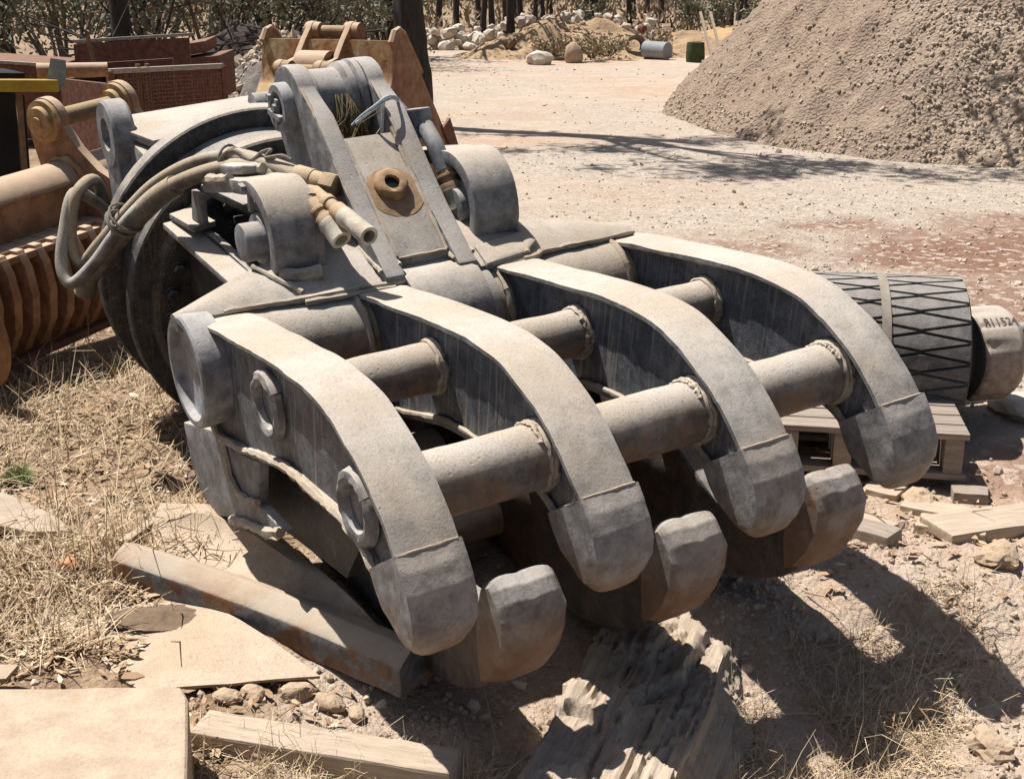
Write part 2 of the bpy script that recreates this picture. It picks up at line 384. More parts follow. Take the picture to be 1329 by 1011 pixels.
def tine(k):
    a0 = TA[k]
    web_poly = [(u, v-.012) for u, v in TP if u < 1.175]+[(1.15, -.02)]+[p for p in dense(low_prof, 3)[::-1]]
    w = g(); w.prism(web_poly, a0+.022, a0+.046).prism(web_poly, a0+TH-.040, a0+TH-.016)
    t = w.build('tine', M['web'], grapple, smooth=True)
    flange(a0, t, k*3+1)
    lp = dense(low_prof, 4); b = g(); V = []; F = []                  # bottom cover strip
    for u, v in lp:
        V += [(a0+.012, u, v), (a0+TH-.012, u, v), (a0+TH-.012, u, v-.02), (a0+.012, u, v-.02)]
    for i in range(len(lp)-1):
        for j in range(4): F.append((i*4+j, i*4+(j+1) % 4, (i+1)*4+(j+1) % 4, (i+1)*4+j))
    F += [(0, 1, 2, 3), tuple(range(len(V)-1, len(V)-5, -1))]
    b.add(V, F).build('bottom_plate', M['dustplate'], t)
    wd = g()
    if k == 0: wd.weld([(a0+.006, u, v-.004+.003*sin(u*23)) for u, v in lp], .0115, .016)
    else: wd.weld([(a0+.014, u, v) for u, v in lp[4:]], .008)
    wd.build('weld_seam', M['weld'], t)
    g().weld([(a0+.020, u, v-.022) for u, v in TP[3:-3]], .006).build('flange_weld', M['weld'], t)
    g().weld([(a0+.006, 1.068, -.104), (a0+.006, 1.182, -.0), (a0+.004, 1.187, .008), (a0+TH/2, 1.189, .009), (a0+TH-.004, 1.187, .008)], .0034, .012).build('cap_weld', M['weld'], t)
    # worn tooth cap: blunt, rounded outer face, tip pinched towards the middle
    prof = [(1.188, .010), (1.222, -.018), (1.252, -.055), (1.272, -.095), (1.282, -.135), (1.278, -.175), (1.266, -.205), (1.247, -.222), (1.222, -.222), (1.17, -.205), (1.120, -.178), (1.090, -.140), (1.064, -.104)]
    c = g(); V = []; F = []; n = len(prof); ms = 10
    for j in range(ms+1):
        s = j/ms
        for (u, v) in prof:
            depth = max(0., min(1., (-v-.10)/.12)); a = a0-.005+(TH+.010)*s
            round_ = abs(s-.5)*2
            a += (.5-s)*.014*depth
            du = -.018*round_**4*(.4+depth) if u > 1.2 else 0
            dv = .020*round_**4*max(0, (-v-.16)/.06) + (.006*(s**2)*depth)
            V.append((a, u+du, v+dv))
    for j in range(ms):
        for i in range(n): F.append((j*n+i, j*n+(i+1) % n, (j+1)*n+(i+1) % n, (j+1)*n+i))
    F += [tuple(range(n)), tuple(range(ms*n+n-1, ms*n-1, -1))]
    o = c.add(V, F).build('tooth_cap', M['cap'], t, ang=42, sub=3, disp=.0028, dscale=.07, gouge=.0008)
    # welded bar ends showing as rings on the tine's left side
    if k == 0:
        for (u, v, R) in ((.465, -.015, .072), (.985, .002, .070)):
            g().torus((a0+.012, u, v), (1, 0, 0), R, .020, 30, .14).cyl((a0+.014, u, v), (a0+.03, u, v), R-.006).build('bar_end_ring', M['steel'], t)
    return t
for k in range(4): tine(k)

# cross bars between the tines, each with its weld collar
def bar(u, v, R, k):
    x0, x1 = TA[k]+TH-.02, TA[k+1]+.022
    n = 14; pts = [(x0+(x1-x0)*i/n, u, v) for i in range(n+1)]
    b = g().tube(pts, R, 30).build('cross_bar', M['bar'], grapple, disp=.004, dscale=.09)
    c = g()
    for q, (xo, rr) in enumerate(((.007, .0095), (.019, .0075), (.030, .0065))):
        if q == 2 and u < .8: continue
        a_0, a_1 = (0, 2*pi) if q < 2 else (pi*.3, pi*1.2); nn_ = 44
        pts_ = [(x1-xo+random.uniform(-.004, .004), u+cos(a_0+(a_1-a_0)*i/nn_)*(R+.001), v+sin(a_0+(a_1-a_0)*i/nn_)*(R+.001)) for i in range(nn_+1)]
        c.tube(pts_, [rr*random.uniform(.75, 1.22) for _ in pts_], 7, True, .12)
    c.build('weld_collar', M['weld'], b)
for k in range(3):
    bar(.465, -.015, .067, k); bar(.985, .004, .078, k)
# rear torque tube with its recessed end boss
tube = g().tube([(x, .0, -.135) for x in np.linspace(.0, 1.48, 30)], .136, 44).build('torque_tube', M['bar'], grapple, disp=.003, dscale=.1)
e = g()
e.lathe((0, .0, -.135), (-1, 0, 0), [(-.03, .13), (-.03, .156), (.03, .160), (.050, .160), (.056, .154), (.056, .138), (.050, .134), (.034, .131), (.030, .125), (.036, .0)], 52)
e.build('end_boss', M['greyear'], tube, ang=40)
for x in (.445, .905, 1.345): g().torus((x, .0, -.135), (1, 0, 0), .137, .011, 40, .25).build('weld_collar', M['weld'], tube)
# saddle of plates over the tube, sweeping back to the ears
front = [(-.055, -.04, .004), (.25, -.005, .012), (.43, .01, .016), (.60, .03, .02), (.85, .03, .022), (1.03, .03, .016), (1.10, .0, .012), (1.30, -.005, .012), (1.45, -.02, .006)]
rear = [(-.06, -.085, .0), (.18, -.155, .055), (.43, -.235, .075), (.55, -.30, .09), (.86, -.30, .09), (.98, -.285, .075), (1.07, -.19, .06), (1.25, -.15, .04), (1.46, -.10, .01)]
V = []; F = []; nn = len(front); ks = 6
fine_f = spline(front, 5); fine_r = spline(rear, 5); nn = len(fine_f)
for j in range(ks+1):
    for p, q in zip(fine_f, fine_r):
        r_ = p.lerp(q, j/ks); V.append((r_.x, r_.y, r_.z+.012*sin(pi*j/ks)))
top = len(V); V += [(x, y, z-.035) for x, y, z in V]
for j in range(ks):
    for i in range(nn-1):
        q = (j*nn+i, j*nn+i+1, (j+1)*nn+i+1, (j+1)*nn+i); F.append(q); F.append(tuple(top+z for z in q[::-1]))
for i in range(nn-1):
    F += [(i, top+i, top+i+1, i+1), (ks*nn+i, ks*nn+i+1, top+ks*nn+i+1, top+ks*nn+i)]
for j in range(ks):
    F += [(j*nn, (j+1)*nn, top+(j+1)*nn, top+j*nn), (j*nn+nn-1, top+j*nn+nn-1, top+(j+1)*nn+nn-1, (j+1)*nn+nn-1)]
sad = g().add(V, F).build('saddle_plate', M['dustplate'], grapple, ang=40, disp=.003, dscale=.07)
g().weld([(p.x, p.y, p.z+.003) for p in fine_f[2:16]], .010).build('weld_seam', M['weld'], sad)
g().weld([(p.x, p.y+.018, p.z-.002) for p in fine_f[6:15]], .009).build('weld_seam', M['weld'], sad)
g().weld([(p.x, p.y, p.z+.003) for p in fine_f[24:]], .010).build('weld_seam', M['weld'], sad)
g().weld([(.30, -.015, .03), (.24, -.10, .056), (.21, -.16, .066)], .009).build('weld_seam', M['weld'], sad)
g().weld([(1.02, .02, .03), (1.06, -.08, .055), (1.07, -.18, .07)], .010).build('weld_seam', M['weld'], sad)
w = g(); w.hexa([(.87, .035, .03), (1.02, .015, .035), (1.085, -.03, .048), (1.06, -.08, .062), (.87, -.05, .055)], .03).build('overlap_plate', M['dustplate'], sad, bevel=.008, sub=2, disp=.008, dscale=.03)
# strap over the middle of the tube
st = g().lathe((.60, .0, -.135), (1, 0, 0), [(0, .10), (0, .170), (.012, .176), (.22, .176), (.235, .170), (.235, .10), (0, .10)], 18, radians(-8), radians(98), ref=(0, 1, 0))
st = st.build('centre_strap', M['dustplate'], grapple, disp=.003, dscale=.08)
g().lathe((.845, .0, -.135), (1, 0, 0), [(0, .12), (0, .150), (.028, .150), (.028, .12), (0, .12)], 36).build('collar', M['steel'], st)

# the two ears with the cross pin
EC = (-.685, .345)
def ear(a0, a1, capside):
    out = []
    for i in range(13):
        th = radians(205-i*(205-38)/12); out.append((EC[0]+.128*cos(th), EC[1]+.128*sin(th)))
    poly = out+[(-.455, .378), (-.29, .252), (-.15, .150), (.03, .045), (.03, .0), (-.30, -.02), (-.55, .03), (-.715, .18)]
    o = g().prism(poly, a0, a1).build('ear', M['steel'], grapple, bevel=.008, ang=30, sub=1, disp=.003, dscale=.06)
    w = g(); w.weld([(a0+.004, u, v) for u, v in [(-.57, .43), (-.45, .366), (-.29, .242), (-.15, .142)]], .006).build('weld_seam', M['weld'], o)
    g().weld([(a0+.0, .0, .05), (a0, -.28, .075)], .008).build('weld_foot', M['weld'], o)
    g().weld([(a1, .0, .06), (a1, -.25, .085)], .008).build('weld_foot', M['weld'], o)
    return o
EL = ear(.54, .60, 0); ER = ear(.777, .84, 1)
pin = g(); pin.cyl((.52, *EC), (.86, *EC), .062).build('cross_pin', M['steel'], grapple)
cap = g(); cap.lathe((.545, *EC), (-1, 0, 0), [(0, .078), (.034, .078), (.042, .072), (.042, .052), (.026, .048), (.026, 0)], 36)
cap = cap.build('pin_cap', M['greyear'], EL, ang=40)
b = g(); b.box((.506, EC[0], EC[1]-.022), (.012, .018, .1)); b.box((.502, EC[0], EC[1]-.022), (.02, .10, .016))
for du, dv in ((-.004, .0), (-.048, .022)): b.cyl((.512, EC[0]+du, EC[1]+dv), (.492, EC[0]+du, EC[1]+dv), .013, None, 6)
b.build('retaining_bolt', M['greyear'], cap, smooth=False)
bb = g().lathe((.605, *EC), (1, 0, 0), [(0, .05), (0, .112), (.006, .116), (.012, .108), (.10, .106), (.112, .124), (.135, .124), (.14, .114), (.148, .128), (.168, .128), (.172, .05)], 44)
bb.build('boss_barrel', M['steel'], grapple, ang=30, disp=.002, dscale=.06)
wb = g().prism([(-.405, .318), (-.03, .058), (-.03, -.0), (-.43, .27)], .60, .777, 0).build('centre_web', M['dustplate'], grapple, bevel=.006)
g().weld([(.772, -.41, .328), (.772, -.28, .230), (.772, -.04, .066)], .007).build('weld_seam', M['weld'], wb)
g().weld([(.606, -.39, .312), (.606, -.04, .07)], .007).build('weld_seam', M['weld'], wb)
g().weld([(.61, -.035, .066), (.77, -.035, .066)], .006).build('weld_seam', M['weld'], wb)
nrm = Vector((0, .26, .375)).normalized()
hc = Vector((.686, -.245, .205))
h = g(); h.lathe(hc, nrm, [(0, .052), (.012, .056), (.022, .052), (.030, .040), (.028, .024), (-.03, .020), (-.03, .0)], 30)
hole = h.build('grease_boss', M['hole'], wb, ang=50, disp=.004, dscale=.02)
h = g(); h.lathe(hc+Vector((.006, .018, -.014)), nrm, [(-.002, .092), (.004, .090), (.006, .07), (.005, .0)], 30).build('rust_ring', M['hole'], hole, disp=.003, dscale=.03)
g().lathe(hc, nrm, [(.018, .0201), (.018, 0)], 18).build('bore', M['oil'], hole)

# pivot lug shells at both sides
PC = (-.27, .10)
def shell(a0, a1):
    R = .172; t = .042
    path = [(-.72, .135), (-.60, .175), (-.45, .225), (-.36, .25)]
    path += [(PC[0]+R*cos(radians(x)), PC[1]+R*sin(radians(x))) for x in range(108, -62, -9)]
    inner = []
    n = len(path)
    for i, (u, v) in enumerate(path):
        p, q = path[max(i-1, 0)], path[min(i+1, n-1)]; d = Vector((q[0]-p[0], q[1]-p[1])).normalized()
        inner.append((u+d.y*-t*-1*-1 if False else u-(-d.y)*t, v-(d.x)*t))
    V = []; F = []; ms = 6
    for j in range(ms+1):
        a = a0+(a1-a0)*j/ms
        V += [(a, u, v) for u, v in path]+[(a, u, v) for u, v in inner]
    K = 2*n
    for j in range(ms):
        for i in range(n-1):
            F += [(j*K+i, (j+1)*K+i, (j+1)*K+i+1, j*K+i+1), (j*K+n+i, j*K+n+i+1, (j+1)*K+n+i+1, (j+1)*K+n+i)]
        F += [(j*K, j*K+n, (j+1)*K+n, (j+1)*K), (j*K+n-1, (j+1)*K+n-1, (j+1)*K+2*n-1, j*K+2*n-1)]
    for i in range(n-1):
        F += [(i, i+1, n+i+1, n+i), (ms*K+i, ms*K+n+i, ms*K+n+i+1, ms*K+i+1)]
    return g().add(V, F).build('pivot_shell', M['dustplate'], grapple, bevel=.006, ang=40, disp=.002, dscale=.05)
s = shell(.255, .41)
g().weld([(.30, -.72, .155), (.33, -.55, .21), (.36, -.44, .245)], .02).build('weld_seam', M['weld'], s)
g().weld([(.26, -.70, .145), (.26, -.55, .19), (.26, -.46, .225)], .014).build('weld_seam', M['weld'], s)
g().weld([(.27, -.1, .05), (.33, -.07, .055), (.38, -.06, .06)], .018).build('weld_seam', M['weld'], s)
g().hexa([(.28, -.74, .175), (.30, -.46, .255), (.37, -.44, .262), (.36, -.72, .18)], .03).build('broken_plate', M['dustplate'], s, bevel=.006, sub=2, disp=.012, dscale=.03)
s2 = shell(.905, 1.06)
g().prism([(-.62, .0), (-.3, .22), (-.12, .1), (-.2, -.08)], .95, .98).build('lug_plate', M['dustplate'], s2)
def pivot(x0, x1, x2):
    p = g().cyl((x0, -.235, .11), (x2, -.235, .11), .056, None, 36).build('pivot_pin', M['greyear'], grapple, bevel=.006)
    g().lathe((x1, -.255, .105), (1, 0, 0), [(0, .05), (0, .072), (.006, .076), (.045, .076), (.045, .05)], 36).build('collar', M['greyear'], p)
    c = g(); c.box((x1+.01, -.32, .205), (.014, .018, .075)); c.box((x1+.004, -.32, .245), (.05, .03, .014)); c.build('keeper_tab', M['greyear'], p)
pivot(.205, .262, .40); pivot(.90, .93, 1.04)

# body frame and slew ring behind
for a0, a1 in ((.27, .30), (.98, 1.01)):
    f = g().prism([(-1.0, -.10), (-.70, -.06), (-.10, -.03), (.0, -.10), (-.05, -.45), (-.55, -.62), (-1.0, -.72)], a0, a1).build('side_plate', M['dark'], grapple, bevel=.005)
    e_ = g(); a2, a3 = (a0-.075, a1) if a0 < .6 else (a0, a1+.075)
    e_.hexa([(a2, -1.0, -.105), (a3, -1.0, -.095), (a3, -.10, -.025), (a2, -.10, -.035)], .022).build('top_flange', M['dustplate'], f, bevel=.004)
g().prism([(-1.0, -.12), (-.55, .05), (-.42, .1), (-.30, .05), (-.30, -.1)], .42, .46).build('inner_plate', M['dark'], grapple, bevel=.005)
g().prism([(.30, -.30), (.98, -.30), (.98, -.75), (.30, -.75)], -1.0, -.45, 1).build('body_core', M['dark'], grapple, bevel=.01)
pl = g().hexa([(.22, -1.0, -.075), (.30, -1.02, -.07), (.31, -.78, -.035), (.23, -.76, -.04)], .02); pl.build('step_plate', M['dustplate'], grapple, bevel=.004)
pl = g().prism([(-.86, -.05), (-.74, -.03), (-.75, .07), (-.84, .06)], .255, .275).build('upright_tab', M['steel'], grapple, bevel=.004)
g().hexa([(.33, -.98, .02), (.62, -.98, .04), (.60, -.45, .08), (.40, -.45, .07)], .03).build('cover_plate', M['dark'], grapple, bevel=.005)
RC = (.648, -.462)
def ringpart(name, prof, mat, n=96): return g().lathe((RC[0], 0, RC[1]), (0, 1, 0), prof, n, ref=(0, 0, 1)).build(name, mat, grapple, ang=35)
ringpart('rear_flange', [(-1.40, .45), (-1.40, .604), (-1.392, .608), (-1.335, .608), (-1.327, .602), (-1.327, .45), (-1.40, .45)], M['ring'])
ringpart('slew_drum', [(-1.33, .50), (-1.33, .535), (-1.09, .535), (-1.09, .50)], M['dark'])
fr = ringpart('front_flange', [(-1.10, .40), (-1.10, .578), (-1.092, .585), (-1.048, .585), (-1.04, .578), (-1.04, .52), (-1.015, .515), (-1.00, .50), (-1.00, .2), (-1.10, .2)], M['ring'])
fc = ringpart('face_disc', [(-1.0, .505), (-.992, .495), (-.992, .02)], M['dark'])
for i in range(30):
    th = 2*pi*i/30+.1; c = (RC[0]+.455*sin(th), -.995, RC[1]+.455*cos(th))
    g().cyl(c, (c[0], -.962, c[2]), .020, None, 6).cyl((c[0], -.995, c[2]), (c[0], -.984, c[2]), .028, None, 14).build('flange_bolt', M['dark'], fc, smooth=False)
# mounting bracket beyond the ring: two bored lugs and a sloping cover plate
mp = g().hexa([(.20, -1.78, .03), (.90, -1.78, .06), (.92, -1.40, .09), (.30, -1.40, .05)], .03).build('mount_plate', M['dustplate'], grapple, bevel=.006)
for a0, u_, v_ in ((.20, -1.68, .0), (.90, -1.60, .06)):
    l = g().lathe((a0, u_, v_), (1, 0, 0), [(0, .062), (0, .118), (.01, .128), (.075, .128), (.085, .12), (.09, .062), (0, .062)], 40)
    l.prism([(u_-.09, v_-.06), (u_+.1, v_-.06), (u_+.22, v_-.42), (u_-.02, v_-.42)], a0+.01, a0+.06)
    l.build('mount_lug', M['greyear'], grapple, bevel=0)
mp2 = g().prism([(.26, .0), (1.0, .0), (1.05, -.75), (.22, -.75)], -1.62, -1.40, 1).build('mount_block', M['dustplate'], grapple, bevel=.02)
g().cyl((.76, -1.62, .06), (.93, -1.62, .06), .05).build('mount_pin', M['greyear'], mp2)

# lower jaw: three fingers, their cross tube and the outer plate
LA = [.222, .674, 1.126]
lo_out = [(1.20, -.125), (1.245, -.145), (1.272, -.19), (1.270, -.25), (1.248, -.33), (1.195, -.43), (1.10, -.515), (1.0, -.572), (.88, -.622), (.70, -.645), (.40, -.67), (.05, -.715), (-.12, -.70)]
lo_in = [(-.40, -.60), (-.30, -.22), (.05, -.26), (.3, -.25), (.55, -.28), (.75, -.35), (.88, -.40), (1.0, -.37), (1.09, -.30), (1.15, -.22), (1.175, -.15)]
for k, a0 in enumerate(LA):
    body = [p for p in dense(lo_out, 4) if p[1] < -.24]+lo_in[:-1]
    j = g().prism(body, a0+.002, a0+.148).build('lower_finger', M['jawbody'], grapple, bevel=.014, seg=3)
    tp = [(1.165, -.150), (1.195, -.128), (1.228, -.134), (1.256, -.158), (1.278, -.20), (1.280, -.26), (1.262, -.33), (1.225, -.40), (1.18, -.42), (1.16, -.34), (1.15, -.24)]
    c = g(); V = []; F = []; n = len(tp); ms = 12
    for i in range(ms+1):
        s = i/ms; rd = abs(s-.5)*2
        for (u, v) in tp:
            dv = (-.022*rd**5 + (.004 if s < .45 else 0)) if v > -.2 else 0
            dv += -.006*math.exp(-((s-.44)/.09)**2) if v > -.16 else 0
            V.append((a0-.008+.166*s, u-(.020*rd**4 if u > 1.22 else 0), v+dv))
    for i in range(ms):
        for q in range(n): F.append((i*n+q, i*n+(q+1) % n, (i+1)*n+(q+1) % n, (i+1)*n+q))
    F += [tuple(range(n)), tuple(range(ms*n+n-1, ms*n-1, -1))]
    c.add(V, F).build('tooth_cap', M['jawtooth'], j, ang=45, sub=3, disp=.003, dscale=.09, gouge=.0008)
for (u, v, R) in ((.45, -.56, .06), (.10, -.57, .10)):
    g().tube([(x, u, v) for x in np.linspace(.23, 1.27, 18)], R, 30).build('lower_cross_bar', M['bar'], grapple, disp=.003, dscale=.09)
# outer heel plate under the first tine
def yz(*pp): return [(q[1], q[2]) for q in pp]
hp = g().prism(yz((0.020,-0.347,-0.499), (0.020,0.023,-0.337), (0.020,0.108,-0.349), (0.020,0.329,-0.261), (0.020,0.312,-0.409), (0.020,0.490,-0.381), (0.020,0.259,-0.523), (0.020,0.074,-0.597), (0.020,-0.108,-0.702), (0.020,-0.217,-0.686), (0.020,-0.305,-0.622)), .02, .05).build('heel_plate', M['steel'], grapple, bevel=.004, sub=2, disp=.003, dscale=.05)
g().weld([(0.012,0.046,-0.332), (0.012,0.082,-0.374), (0.012,0.109,-0.431), (0.012,0.167,-0.448), (0.012,0.248,-0.430), (0.012,0.324,-0.388)], .011).build('weld_seam', M['weld'], hp)
g().weld([(0.012,0.098,-0.585), (0.012,0.234,-0.516), (0.012,0.377,-0.451), (0.012,0.489,-0.384)], .014).build('weld_seam', M['weld'], hp)
g().prism(yz((0.120,-0.489,-0.592), (0.120,-0.055,-0.441), (0.120,0.423,-0.297), (0.120,0.757,-0.279), (0.120,0.658,-0.451), (0.120,0.241,-0.573), (0.120,-0.257,-0.815), (0.120,-0.488,-0.786)), .12, .15).build('dark_cavity_plate', M['dark'], grapple)  # added dark plate standing in for the black shade of the cavity

# hydraulic hoses lashed along the ring, with capped ends
def hose(name, pts, r, mat='hose', k=8, parent=None):
    return g().tube(spline(pts, k), r, 14).build(name, M[mat], parent or grapple)
ha = hose('hydraulic_hose', [(0.083,-1.300,-0.161), (0.066,-1.260,-0.078), (0.035,-1.220,-0.001), (-0.029,-1.150,0.002), (-0.073,-1.120,-0.063), (-0.096,-1.080,-0.163), (-0.079,-1.040,-0.218), (-0.025,-1.000,-0.146), (0.060,-0.970,-0.045), (0.158,-0.920,0.065), (0.262,-0.820,0.156), (0.344,-0.680,0.211), (0.422,-0.550,0.219)], .021)
hb = hose('hydraulic_hose', [(0.116,-1.320,-0.239), (0.082,-1.280,-0.148), (0.036,-1.240,-0.086), (-0.050,-1.160,-0.017), (-0.108,-1.100,-0.119), (-0.143,-1.050,-0.219), (-0.128,-1.000,-0.266), (-0.060,-0.970,-0.203), (0.020,-0.940,-0.095), (0.094,-0.900,-0.004), (0.180,-0.840,0.078), (0.243,-0.770,0.133)], .021, 'hosegrey')
hc_ = hose('hydraulic_hose', [(-0.072,-1.060,-0.331), (-0.062,-1.030,-0.263), (-0.007,-0.980,-0.163), (0.067,-0.930,-0.059), (0.143,-0.860,0.045), (0.199,-0.780,0.111), (0.278,-0.680,0.173), (0.352,-0.580,0.210), (0.399,-0.480,0.210), (0.448,-0.400,0.190), (0.405,-0.177,0.225)], .026)
for p, q, w_ in (((-0.082,-1.060,-0.349), (0.192,-0.790,0.103), 0),):
    pass
sl = hose('hose_sleeve', [(-0.076,-1.070,-0.340), (-0.060,-1.040,-0.267), (-0.005,-0.990,-0.173), (0.069,-0.940,-0.068), (0.139,-0.870,0.031), (0.194,-0.800,0.097)], .036, parent=hc_)
hd = hose('hydraulic_hose', [(0.337,-0.660,0.219), (0.379,-0.570,0.224), (0.421,-0.470,0.225), (0.458,-0.380,0.222), (0.475,-0.360,0.219)], .030)
fd = g(); A, B_ = Vector((0.449,-0.400,0.222)), Vector((0.508,-0.310,0.216)); C_ = Vector((0.529,-0.285,0.214))
fd.cyl(A, A.lerp(B_, .55), .036).cyl(A.lerp(B_, .5), B_, .033).cyl(B_.lerp(A, .12), C_, .041, None, 6).build('hex_cap', M['fitting'], hd, bevel=.003)
def capped(p, q, r, parent, cm='fitpale'):
    p, q = Vector(p), Vector(q); L = lambda t: p.lerp(q, t)
    f = g(); f.cyl(L(0), L(.48), r*.72).cyl(L(.42), L(.62), r*.95).cyl(L(.22), L(.30), r*.9); f.build('hose_fitting', M['fitting'], parent, bevel=.002)
    c = g(); d = (q-p).normalized(); n_ = (q-L(.55)).length
    c.lathe(L(.55), d, [(0, 0), (0, r), (n_*.2, r*1.03), (n_*.25, r*.97), (n_, r*1.02), (n_, r*.66), (n_*.5, r*.6), (n_*.5, 0)], 24).build('end_cap', M[cm], parent, ang=40)
capped((0.405,-0.177,0.225), (0.430,-0.033,0.156), .031, hc_)
he = hose('hydraulic_hose', [(0.426,-0.550,0.214), (0.448,-0.460,0.205), (0.464,-0.380,0.185), (0.430,-0.207,0.235)], .022)
capped((0.430,-0.218,0.238), (0.465,0.077,0.203), .028, he)
# right side line: hex cap, elbow and drooping capped tube
hr = hose('hydraulic_hose', [(0.905,-0.465,0.316), (0.905,-0.417,0.295), (0.905,-0.369,0.264), (0.910,-0.315,0.200)], .028, 'greyear')
f = g(); f.cyl((0.900,-0.466,0.266), (0.900,-0.477,0.333), .038, None, 20).cyl((0.900,-0.477,0.316), (0.900,-0.488,0.353), .046, None, 6).build('hex_cap', M['greyear'], hr, bevel=.004)
capped((0.910,-0.326,0.216), (0.920,-0.238,0.097), .036, hr)
# wire lashing round the hoses
def wirewrap(c, ax, R, parent, turns=3):
    w = g()
    for i in range(turns):
        a = Vector(ax).normalized()+Vector((random.uniform(-.35, .35),)*3)*(1 if i else 0)
        w.torus(Vector(c)+Vector(ax).normalized()*random.uniform(-.02, .02), a, R*random.uniform(.85, 1.15), .0045, 18)
    w.build('wire_lashing', M['wire'], parent)
wirewrap((0.053,-0.950,-0.055), Vector((0.095,-0.900,0.001))-Vector((0.028,-0.970,-0.102)), .055, hc_, 4)
wirewrap((0.330,-0.670,0.209), Vector((0.365,-0.600,0.216))-Vector((0.322,-0.690,0.211)), .048, ha, 2)
w = g().tube(spline([(0.300,-0.660,0.224), (0.337,-0.620,0.249), (0.360,-0.550,0.238), (0.391,-0.530,0.264), (0.410,-0.500,0.278), (0.392,-0.500,0.257), (0.423,-0.450,0.275), (0.442,-0.420,0.268)], 8), .006, 7).build('wire_tie', M['wire'], ha)

# blue and white twine knotted round the right ear (hangs on the grapple, a thing of its own)
tw = MB(GB)
tw.tube(spline([(0.680,-0.501,0.321), (0.700,-0.468,0.360), (0.730,-0.436,0.397), (0.765,-0.438,0.417), (0.800,-0.456,0.413), (0.845,-0.504,0.382), (0.862,-0.484,0.354), (0.875,-0.471,0.333)], 8), .0042, 8)
tw.tube(spline([(0.685,-0.482,0.333), (0.725,-0.437,0.385), (0.765,-0.438,0.407), (0.800,-0.450,0.406), (0.850,-0.503,0.369)], 8), .0040, 8)
tw.tube(spline([(0.772,-0.464,0.402), (0.773,-0.472,0.350), (0.773,-0.479,0.288)], 6), .005, 7)
tw.tube(spline([(0.872,-0.471,0.338), (0.880,-0.454,0.327), (0.880,-0.492,0.306), (0.885,-0.458,0.308), (0.885,-0.485,0.282)], 8), .0055, 7)
o = tw.build('twine', M['twine']); o.matrix_world = grapple.matrix_world.copy() if False else Matrix.Translation((-0.3730,3.8990,0)) @ GROT.to_4x4()
tag(o, 'blue and white twine knotted around the right ear of the grapple', 'twine')
# nest of dry grass caught between the ears
ns = MB(GB)
for i in range(170):
    c = Vector((random.uniform(.61, .77), -.60+random.gauss(0, .05), .26+random.gauss(0, .035)))
    d = Vector((random.gauss(0, 1), random.gauss(0, .7), random.gauss(0, .6))).normalized()*random.uniform(.04, .12)
    ns.tube([c-d, c+Vector((0, 0, random.uniform(-.02, .03))), c+d], [.0012, .0022, .0008], 4)
for i in range(22):
    c = Vector((random.uniform(.66, .76), -.62, .42)); e_ = Vector((random.uniform(.62, .75), -.52, .27)); ns.tube(spline([c, c.lerp(e_, .5)+Vector((0, .03, 0)), e_], 4), .0016, 4)
o = ns.build('grass_nest', None); o.matrix_world = Matrix.Translation((-0.3730,3.8990,0)) @ GROT.to_4x4()
o.data.materials.append(plain('dry nest grass', (.25, .18, .09), (.12, .09, .045), 30))
tag(o, 'tangle of dry grass stuffed between the two ears under the boss', 'grass tangle')

# ------------------------------------------------------------------ ground
def zbase(x, y):
    x = np.asarray(x, float); y = np.asarray(y, float)
    d = sst(3.5, 2.75, y)*(.07+.12*sst(-.6, .2, x))
    far = .25*sst(40, 120, y)
    return -d+far-.02*sst(3.2, 3.6, y)*sst(5.5, 4.2, y)
def zg(x, y):
    x = np.asarray(x, float); y = np.asarray(y, float); p = np.stack([x, y], -1)
    rough = sst(6.5, 4.5, y)*sst(14, 9, np.abs(x))
    h = zbase(x, y)
    h = h+.012*fbm(p*1.3, 3, 3)+rough*(.030*fbm(p*3.2, 4, 9)+.012*fbm(p*14, 3, 21)*sst(5.5, 3, y))
    lum = sst(.35, 1.0, x)*sst(3.9, 3.3, y)
    h = h+lum*(.034*np.clip(fbm(p*5.5, 4, 31), -.15, 1)+.012*np.abs(fbm(p*19, 3, 35)))
    h = h+.02*np.abs(fbm(p*.35, 3, 44))*sst(6, 12, y)
    return h
def zone(x, y):
    p = np.stack([x, y], -1)
    n1 = fbm(p*.7, 4, 51); n2 = fbm(p*2.5, 4, 57)
    scrub = sst(-.35, -.75, x+.25*n2+.10*(3.2-y)*.0)*sst(9.5, 7.2, y+n1)
    scrub = np.maximum(scrub, sst(-1.6, -2.6, x+n1*1.0+.03*y)*sst(8, 10, y)*sst(40, 34, y))
    forest = sst(31, 36, y+3*n1)
    clay = sst(1.2, .55, np.hypot((x-3.6)/2.1, (y-7.9)/1.25)+.5*n2)*.97
    clay = np.maximum(clay, .8*sst(1.1, .7, np.hypot((x-2.5)/.9, (y-6.4)/.8)+.6*n2))
    clay = np.maximum(clay, .75*sst(1.1, .5, np.hypot((x-2.0)/.55, (y-4.1)/.4)+.6*n2))
    grav = np.clip(.30+.75*n1+.35*fbm(p*.25, 2, 5), 0, 1)*sst(4.2, 6, y)
    grav = np.maximum(grav, sst(1.3, .8, np.hypot((x-3.0)/3.5, (y-12.2)/1.6)+.4*n1))
    grav = np.maximum(grav, sst(1.3, .8, np.hypot((x-3.6)/2.5, (y-9.8)/.7)+.5*n1)*.9)
    return np.clip(scrub, 0, 1), np.clip(clay, 0, 1), np.clip(grav, 0, 1), np.clip(forest, 0, 1)
ys = np.concatenate([np.arange(-3, 1.2, .12), 1.2*np.exp(np.linspace(0, math.log(6.5/1.2), 420)), 6.5*np.exp(np.linspace(.01, math.log(900/6.5), 330))])
us = np.linspace(-1.3, 1.3, 520); us = np.sign(us)*(np.abs(us)*.42+.58*np.abs(us)**2.2/1.3**1.2)
